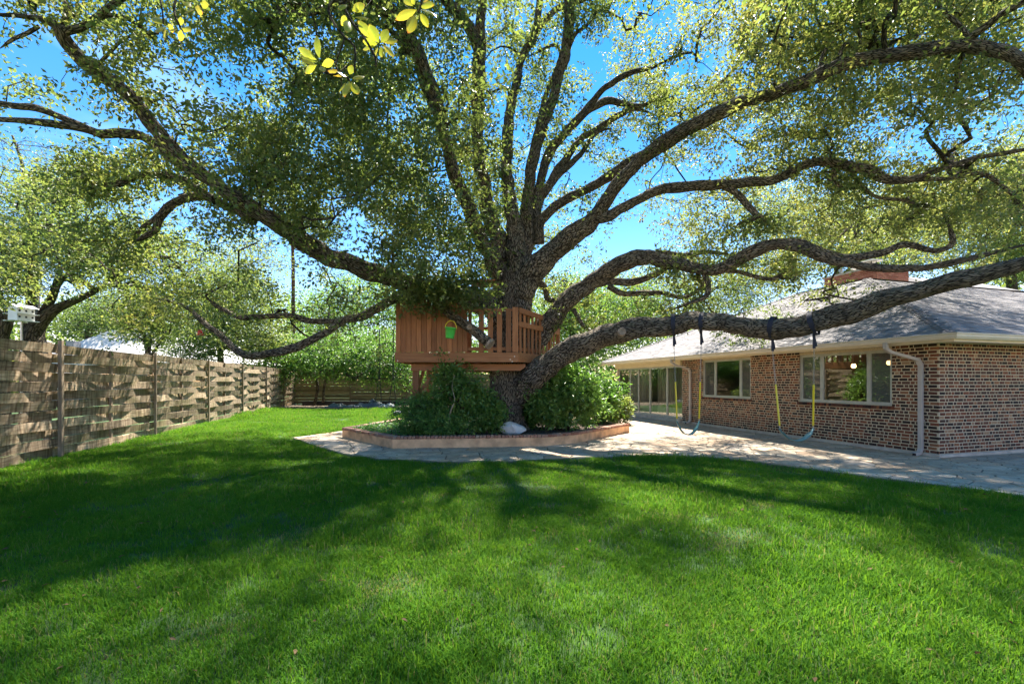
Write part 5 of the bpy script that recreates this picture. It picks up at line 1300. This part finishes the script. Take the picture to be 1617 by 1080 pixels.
# ivy ground cover in the left bed
K = 150; X = RS.uniform(-4.5, -2.2, K); Y = RS.uniform(11.6, 15.5, K); ok = inpoly(X, Y, [tuple(p) for p in inn]); Cg = np.column_stack([X, Y, np.full(K, .28)])[ok]
p, d, nn = cluster_leaves(Cg, 30, .10, .35, RS); N = len(p); ok = p[:, 2] > .22
tagit(link('ground_cover', leaf_mesh('ground_cover', p[ok], d[ok], nn[ok] * [.5, .5, 1], RS.uniform(.05, .08, N)[ok], RS.uniform(.03, .05, N)[ok], RS.uniform(.2, .9, N)[ok], M['fern_leaf']), None), 'low ivy creeping over the left corner of the tree bed', 'plant', kind='stuff')

# ------------------------------------------------------------------ trees beyond the fences
def bgtree(name, label, trunks, blobs, leaf, mat, seed, nl=46, tintc=.5, group=None, bark='bark_far', spread=.5, cat='tree'):
    """trunks: list of limb rows in photo pixels and depth; blobs: (px, py, rx px, ry px, depth, thickness, clusters)"""
    rs = np.random.RandomState(seed); roots = []; parts = []
    b = limb(trunks[0])[0]
    t = empty(name, (b[0], b[1], 0), label=label, cat=cat, group=group)
    for k, tr in enumerate(trunks):
        rows = limb(tr)
        if k == 0: rows = [[rows[0][0], rows[0][1], -.05, rows[0][3] * 1.15]] + rows
        sp = spline(rows, .25); mb = MB(); mb.tube(sp[:, :3], sp[:, 3], 10, lump=.08, seed=seed + k); mb.obj('trunk' if k == 0 else 'limb', M[bark], t, world=True, smooth=True); roots += list(sp[:, :3][len(sp) // 3::2])
    Cc = []; 
    for (px, py, rx, ry, Y, th_, nc) in blobs:
        g = rs.normal(size=(nc, 3)); g /= np.linalg.norm(g, axis=1)[:, None]; g *= rs.uniform(size=(nc, 1)) ** .42
        for q in g: Cc.append(P(px + q[0] * rx, py + q[1] * ry, Y + q[2] * th_))
    Cc = np.array(Cc); Cc = Cc[Cc[:, 2] > .3]
    tw = grow(Cc, roots, rs, .08, rmin=.009, rmax=.12); tagit(tw.obj('branches', M[bark], t, world=True), kind='stuff')
    p, d, nn = cluster_leaves(Cc, nl, spread * rs.uniform(.6, 1.2, len(Cc)), .7, rs); N = len(p); l_ = rs.uniform(leaf * .7, leaf * 1.2, N)
    ti = np.repeat(rs.normal(tintc, .16, len(Cc)), nl) + rs.normal(0, .12, N); ok = p[:, 2] > .2
    tagit(link('crown', leaf_mesh('crown', p[ok], d[ok], nn[ok], l_[ok], l_[ok] * .5, ti[ok], M[mat]), t, world=True), kind='stuff')
    return t
bgtree('oak_tree', 'grey forked oak behind the left fence beside the white birdhouse',
       [[(55, 560, 20, 16), (52, 535, 18, 16), (58, 515, 15, 16), (85, 490, 9, 16), (110, 478, 7, 16), (140, 465, 5, 16), (185, 440, 3, 16)], [(50, 535, 12, 16), (66, 500, 8, 16.2), (82, 470, 7, 16.3), (95, 430, 5, 16.5)], [(46, 540, 11, 16), (46, 500, 8, 15.9), (49, 460, 7, 15.8), (40, 400, 5, 15.8)], [(66, 500, 5, 16.2), (100, 440, 4, 16.5), (150, 400, 3, 16.5)]],
       [(70, 360, 90, 75, 16, 3, 260), (180, 400, 110, 65, 16.5, 3, 300), (20, 420, 60, 60, 16, 2.5, 110), (290, 430, 80, 60, 17, 2.5, 170), (110, 300, 120, 30, 17, 3, 130)], .10, 'far_leaf', 41, 44, .62, spread=.38)
bgtree('leaning_tree', 'thick dark trunk at the far left edge beyond the fence',
       [[(-14, 560, 24, 15), (-2, 520, 18, 15), (2, 500, 17, 15), (-12, 470, 14, 15), (-40, 420, 10, 15)]], [(-60, 380, 70, 60, 15, 2.5, 90), (0, 455, 45, 20, 15, 2, 40)], .10, 'far_leaf', 42, 40, .5, spread=.38)
bgtree('crape_myrtle', 'small multi stemmed pale green tree just behind the middle of the left fence',
       [[(232, 570, 3, 17.5), (234, 545, 3, 17.5), (222, 515, 2, 17.5), (215, 490, 1.5, 17.5)], [(234, 565, 3, 17.5), (240, 530, 2, 17.5), (252, 500, 1.5, 17.5)], [(236, 565, 3, 17.5), (250, 545, 2, 17.5), (270, 520, 1.5, 17.5)], [(232, 565, 3, 17.5), (228, 540, 2, 17.5), (205, 525, 1.5, 17.5)]],
       [(235, 505, 60, 45, 17.5, 1.3, 210)], .10, 'far_leaf', 43, 34, .55, spread=.3)
bgtree('evergreen_tree', 'dense dark green tree standing behind the pale neighbouring roof',
       [[(140, 570, 8, 40), (140, 520, 6, 40), (140, 480, 4, 40)]], [(140, 500, 70, 32, 40, 3, 150), (210, 495, 60, 40, 41, 3, 120)], .2, 'far_leaf', 44, 50, .3, spread=.7)
bgtree('yellow_green_tree', 'yellow green tree behind the far half of the left fence',
       [[(350, 590, 6, 28), (348, 560, 5, 28), (345, 520, 4, 28)]], [(350, 500, 75, 65, 28, 3, 260), (300, 540, 50, 40, 26, 2, 90), (420, 540, 45, 45, 29, 2, 110), (395, 420, 60, 50, 29, 3, 90)], .16, 'far_leaf', 45, 46, .72, spread=.6)
bgtree('hanging_branch_tree', 'mid green leafy tree drooping over the left corner of the back fence',
       [[(497, 636, 3, 30), (502, 610, 3, 30), (495, 585, 3, 30), (500, 550, 2.5, 30)], [(510, 636, 2.5, 30), (512, 610, 2.5, 30), (520, 585, 2, 30)]],
       [(500, 560, 85, 38, 29, 2.2, 260), (590, 565, 65, 42, 29, 2, 200), (430, 590, 35, 26, 28, 1.5, 70), (640, 570, 50, 50, 30, 2, 90)], .15, 'bright_leaf', 46, 48, .5, spread=.42)
bgtree('tall_back_tree', 'tall sunlit green tree rising directly behind the treehouse',
       [[(640, 610, 8, 40), (640, 540, 7, 40), (645, 450, 5, 40)]], [(600, 470, 110, 60, 40, 5, 280), (700, 500, 110, 70, 41, 5, 260), (520, 500, 70, 50, 38, 4, 150), (760, 560, 80, 50, 42, 4, 140)], .2, 'bright_leaf', 47, 48, .7, spread=.9)
bgtree('right_back_tree', 'bright yellow green tree visible between the low limb and trunk on the right',
       [[(900, 610, 6, 30), (900, 560, 5, 30), (905, 500, 4, 30)]], [(900, 510, 85, 85, 30, 3, 430), (850, 600, 60, 30, 30, 3, 90), (975, 490, 75, 60, 33, 3, 260), (900, 595, 80, 22, 27, 1, 80)], .16, 'bright_leaf', 48, 46, .85, spread=.55)
bgtree('roofline_tree', 'olive green tree above the far end of the house roof',
       [[(1080, 600, 6, 36), (1080, 520, 5, 36), (1085, 450, 4, 36)]], [(1090, 460, 110, 60, 36, 4, 300), (1010, 500, 60, 45, 36, 3, 120), (1190, 440, 70, 60, 36, 4, 150)], .18, 'far_leaf', 49, 46, .65, spread=.7)
bgtree('sunlit_tree', 'large yellow green tree behind the house chimney',
       [[(1330, 600, 9, 34), (1330, 500, 8, 34), (1320, 400, 6, 34)], [(1325, 440, 5, 34), (1400, 380, 4, 34), (1480, 330, 3, 34)]], [(1290, 370, 120, 70, 34, 5, 420), (1440, 350, 130, 75, 35, 5, 430), (1210, 320, 70, 50, 34, 4, 110), (1400, 410, 90, 30, 30, 3, 120)], .17, 'far_leaf', 50, 46, .8, spread=.75)
bgtree('right_edge_tree', 'yellow green tree filling the sky at the right edge above the roof',
       [[(1600, 600, 9, 30), (1600, 480, 8, 30), (1590, 380, 6, 30)]], [(1570, 340, 100, 80, 30, 4, 360), (1640, 260, 80, 70, 29, 4, 160), (1600, 410, 80, 40, 30, 3, 160)], .16, 'far_leaf', 51, 46, .75, spread=.65)
bgtree('sparse_tree', 'thin leafed grey tree rising against the sky in the upper left',
       [[(60, 600, 7, 26), (56, 480, 6, 26), (52, 380, 5, 26), (48, 320, 3.5, 26), (35, 260, 2.5, 26), (20, 215, 2, 26)], [(50, 340, 3, 26), (75, 280, 2.5, 26), (95, 240, 2, 26)], [(52, 320, 3, 26), (20, 300, 2, 26), (-10, 280, 2, 26)]],
       [(40, 270, 100, 60, 26, 3, 120), (120, 300, 50, 30, 27, 2, 40)], .11, 'far_leaf', 52, 24, .4, spread=.6)
bgtree('pine_tree', 'slender reddish pine trunk behind the main left limb',
       [[(463, 610, 4, 34), (463, 520, 3.6, 34), (463, 430, 3.2, 34), (462, 390, 3, 34), (461, 350, 2.5, 34)]], [(465, 345, 50, 30, 34, 2.5, 60)], .16, 'far_leaf', 53, 40, .3, bark='bark_red' if 'bark_red' in M else 'bark_far', spread=.6)
# distant belt of trees that closes the horizon
rs = np.random.RandomState(77); K = 2300; a = rs.uniform(-1.05, 1.05, K); dist = rs.uniform(60, 75, K)
hgt = 8.5 + 3.5 * np.sin(a * 9) + 2.0 * np.sin(a * 23 + 1) + 1
Cc = np.column_stack([dist * np.sin(a), dist * np.cos(a), rs.uniform(0, 1, K) * hgt])
p, d, nn = cluster_leaves(Cc, 40, 1.1, .8, rs); N = len(p); l_ = rs.uniform(.35, .6, N)
tagit(link('far_woods', leaf_mesh('far_woods', p, d, nn, l_, l_ * .6, rs.uniform(.1, .9, N), M['far_leaf'])), 'distant belt of green trees beyond the gardens', 'woods', kind='stuff')

# ------------------------------------------------------------------ neighbour's house, birdhouse, feeder
nh = empty('neighbour_house', (-27, 37, 0), label='pale roofed neighbouring house beyond the left fence', cat='house')
e = [P(40, 556, 34), P(345, 575, 34), P(345, 575, 44), P(40, 556, 44)]
zE = 3.0; xa, xb = -36.5, -21.5
mb = MB(); mb.add([(xa, 34, zE), (xb, 34, zE), (xb, 44, zE), (xa, 44, zE), (-33.4, 38, 5.9), (-29.5, 39, 5.6)], [(0, 1, 5, 4), (1, 2, 5), (2, 3, 4, 5), (3, 0, 4)]); mb.obj('roof', M['metal_roof'], nh, world=True)
mb = MB(); mb.box(xa + .5, xb - .5, 34.5, 43.5, 0, zE - .02); mb.obj('wall', M['plaster'], nh, world=True)
mb = MB(); mb.box(xa, xb, 33.9, 34.0, zE - .18, zE - .01); mb.obj('fascia', M['white'], nh, world=True)
for i in range(4):
    mb = MB(); x_ = xa + 2 + i * 3.4; mb.box(x_, x_ + 1.2, 34.44, 34.49, 1.0, 2.3); f_ = mb.obj('window', M['white'], nh, world=True)
    mb = MB(); mb.box(x_ + .08, x_ + 1.12, 34.41, 34.43, 1.08, 2.22); mb.obj('pane', M['glass'], f_, world=True)
mb = MB(); c = P(106, 545, 35); mb.box(c[0] - .3, c[0] + .3, 35.2, 35.8, c[2] - .1, c[2] + .35); mb.obj('roof_vent', M['rock2'], nh, world=True)

by_ = 11.9; bp = P(34, 503, by_)
bh_ = empty('birdhouse', (bp[0], bp[1], 0), R(80), label='white two storey martin birdhouse on a pole behind the left fence', cat='birdhouse')
mb = MB(); mb.tube([(0, 0, 0), (0, 0, bp[2] - .08)], .025, 10); mb.obj('pole', M['steel'], bh_)
mb = MB(); z0 = bp[2] - .08; wx, wy = .19, .15
mb.box(-wx, wx, -wy, wy, z0 + .02, z0 + .35); mb.add([(-wx, -wy, z0 + .35), (-wx, wy, z0 + .35), (-wx, 0, z0 + .42)], [(0, 1, 2)]); mb.add([(wx, -wy, z0 + .35), (wx, wy, z0 + .35), (wx, 0, z0 + .42)], [(0, 2, 1)]); mb.obj('body', M['white'], bh_)
for zz in (z0, z0 + .18):
    mb = MB(); mb.box(-wx - .05, wx + .05, -wy - .09, -wy - .001, zz, zz + .018); mb.box(-wx - .05, wx + .05, wy + .001, wy + .09, zz, zz + .018); mb.obj('ledge', M['white'], bh_)
mb = MB(); mb.add([(-wx - .06, -wy - .07, z0 + .345), (wx + .06, -wy - .07, z0 + .345), (wx + .06, 0, z0 + .44), (-wx - .06, 0, z0 + .44), (-wx - .06, wy + .07, z0 + .345), (wx + .06, wy + .07, z0 + .345)], [(0, 1, 2, 3), (3, 2, 5, 4)])
o = mb.obj('roof', M['white'], bh_); md = o.modifiers.new('t', 'SOLIDIFY'); md.thickness = .012
for zz in (z0 + .11, z0 + .27):
    for xx in (-.14, 0, .14):
        mb = MB(); mb.tube([(xx, -wy - .004, zz), (xx, -wy + .01, zz)], .026, 12); mb.obj('entrance_hole', M['dark'], bh_)

fp = P(316, 524, 11.25); ft = empty('bird_feeder', tuple(fp), label='small red bird feeder dangling from the low left oak limb', cat='bird feeder')
mb = MB(); mb.tube([(0, 0, -.07), (0, 0, -.06), (0, 0, .02), (0, 0, .05)], [.055, .06, .05, .02], 14); mb.obj('body', M['red_plastic'], ft, smooth=True)
mb = MB(); mb.tube([(0, 0, .05), (.0, 0, .30)], .004, 5); mb.obj('hanger', M['black'], ft)
mb = MB(); mb.tube([(0, 0, -.085), (0, 0, -.07)], .085, 14); mb.obj('tray', M['red_plastic'], ft)

# ------------------------------------------------------------------ overhanging magnolia (its trunk stands left of the camera)
mg = empty('magnolia_tree', (-3.2, -1.2, 0), label='magnolia twigs with large yellowing leaves hanging into the top of the view', cat='tree')
mb = MB(); sp = spline([[-3.2, -1.2, -.05, .2], [-3.15, -1.1, 1.5, .16], [-3.0, -.9, 3.2, .13], [-2.6, -.3, 4.6, .1], [-2.0, .9, 5.2, .07], [-1.4, 2.2, 5.15, .04], [-1.0, 3.0, 4.9, .022]], .15); mb.tube(sp[:, :3], sp[:, 3], 12, lump=.06)
mb.obj('trunk', M['bark_far'], mg, world=True, smooth=True)
MY = 3.1
tw_ = [[(590, -60, 2.5, 3.0), (545, -5, 2, MY), (552, 30, 1.7, MY), (575, 60, 1.5, MY), (592, 90, 1.4, MY), (594, 105, 1.2, MY)],
       [(545, -5, 2, MY), (520, 8, 1.8, MY), (523, 30, 1.6, MY), (545, 60, 1.5, MY), (560, 75, 1.4, MY), (560, 115, 1, MY)],
       [(548, 105, 1.2, MY), (530, 118, 1.3, MY), (513, 115, 1.2, MY), (505, 105, 1, MY)], [(545, 60, 1.2, MY), (530, 105, 1.2, MY), (545, 120, 1.1, MY), (552, 128, 1, MY)],
       [(690, -40, 2, 2.9), (668, -10, 1.6, 2.9), (665, 8, 1.5, 2.9), (660, 20, 1.2, 2.9)],
       [(300, -50, 2, 4.2), (275, 10, 1.5, 4.2), (285, 45, 1.2, 4.2)], [(240, -50, 2, 4.2), (255, 10, 1.2, 4.2), (258, 38, 1, 4.2)]]
for r_ in tw_:
    sp = spline(limb(r_), .04); mb = MB(); mb.tube(sp[:, :3], sp[:, 3] * 1.5, 6); mb.obj('twig', M['bark_small'], mg, world=True, smooth=True)
# limbs out of view that carry the twigs
for a_, b_ in (((-1.4, 2.2, 5.15), P(590, -60, 3.0)), ((-1.0, 3.0, 4.9), P(690, -40, 2.9)), ((-2.0, .9, 5.2), P(300, -50, 4.2)), ((-2.0, .9, 5.2), P(240, -50, 4.2))):
    mb = MB(); a_ = np.array(a_); b_ = np.array(b_); m_ = (a_ + b_) / 2 + [0, 0, .25]; sp = spline([[*a_, .03], [*m_, .02], [*b_, .011]], .1); mb.tube(sp[:, :3], sp[:, 3], 6); mb.obj('limb', M['bark_small'], mg, world=True, smooth=True)
def big_leaf(base, tip, wd, tintv, roll):
    base, tip = np.array(base), np.array(tip); d = tip - base; L_ = np.linalg.norm(d); d /= L_
    s_ = np.cross(d, [0, 1, 0]); s_ /= np.linalg.norm(s_) + 1e-9; u = np.cross(s_, d); s2 = s_ * math.cos(roll) + u * math.sin(roll); u2 = np.cross(s2, d)
    prof_ = [(0, .02), (.12, .35), (.3, .8), (.5, 1.0), (.7, .9), (.86, .55), (.95, .25), (1, .02)]; V = []; Fs = []; tn_ = []
    for i, (t_, w_) in enumerate(prof_):
        c = base + d * L_ * t_ - u2 * L_ * .12 * math.sin(t_ * 2.4) 
        for j, q in enumerate((-1, -.5, 0, .5, 1)): V.append(tuple(c + s2 * q * w_ * wd / 2 + u2 * abs(q) * w_ * wd * .14)); tn_.append(tintv + (.45 if i >= 6 else 0) + .10 * abs(q) - (.12 if q == 0 else 0))
    for i in range(len(prof_) - 1):
        for j in range(4): Fs.append((i * 5 + j, i * 5 + j + 1, i * 5 + j + 6, i * 5 + j + 5))
    me = bpy.data.meshes.new('leaf'); me.from_pydata(V, [], Fs); me.materials.append(M['magnolia']); me.polygons.foreach_set('use_smooth', [True] * len(Fs))
    at = me.attributes.new('tint', 'FLOAT', 'POINT'); at.data.foreach_set('value', np.clip(np.array(tn_, np.float32), 0, 1)); me.update()
    link('leaf', me, mg, world=True)
LV = [  # px base, tip
 (505, 93, 502, 60, 12, .25), (500, 95, 474, 78, 12, .3), (500, 99, 478, 92, 12, .2), (498, 104, 475, 96, 11, .55), (500, 103, 484, 116, 10, .35), (508, 104, 528, 97, 11, .35), (507, 106, 512, 118, 9, .4),
 (551, 128, 547, 158, 14, .45), (555, 130, 566, 152, 13, .35), (556, 126, 575, 123, 11, .6), (548, 122, 530, 115, 11, .35), (552, 118, 556, 104, 10, .3), (546, 130, 537, 148, 9, .35), (545, 122, 520, 114, 10, .7),
 (598, 68, 583, 40, 16, .25), (602, 68, 612, 48, 13, .3), (596, 70, 574, 66, 12, .3), (605, 68, 628, 66, 11, .55), (604, 72, 622, 90, 12, .6), (600, 74, 606, 92, 11, .35), (597, 76, 592, 92, 11, .5), (592, 74, 575, 80, 10, .4), (588, 62, 566, 35, 14, .3),
 (556, 18, 575, 8, 12, .35), (560, 28, 582, 32, 12, .5), (552, 32, 545, 55, 14, .3), (548, 26, 540, 40, 12, .4), (562, 20, 566, 6, 11, .4), (548, 8, 534, 18, 9, .3),
 (658, 16, 625, 34, 14, .5), (656, 24, 643, 56, 15, .5), (664, 20, 676, 46, 11, .35), (666, 16, 688, 32, 13, .35), (664, 10, 688, 12, 12, .35), (652, 10, 640, 0, 12, .4), (668, 4, 686, -4, 12, .7), (655, 8, 650, -10, 12, .4),
 (262, 40, 242, 32, 13, .35), (256, 42, 250, 56, 12, .45), (262, 44, 265, 66, 11, .5), (265, 38, 275, 52, 11, .55),
 (284, 42, 286, 28, 12, .3), (288, 45, 303, 50, 12, .45), (286, 48, 285, 66, 11, .6), (281, 46, 268, 50, 11, .35),
 (305, 15, 295, 25, 12, .5), (308, 12, 322, 22, 12, .6), (316, 6, 330, 10, 10, .4), (300, 5, 292, 12, 10, .45)]
for i, (a, b, c, d, wd, tv) in enumerate(LV):
    Yl = (2.9 if a > 630 else MY) if a > 400 else 4.2; r1 = random.uniform(-.05, .05); r2 = random.uniform(-.10, .10)
    big_leaf(P(a, b, Yl + r1 * .3), P(c, d, Yl + r2), wd / F * Yl * 1.05, tv, random.uniform(-.7, .7))
print('leaves', N1, 'grass clumps', NG, 'objects', len(bpy.data.objects))
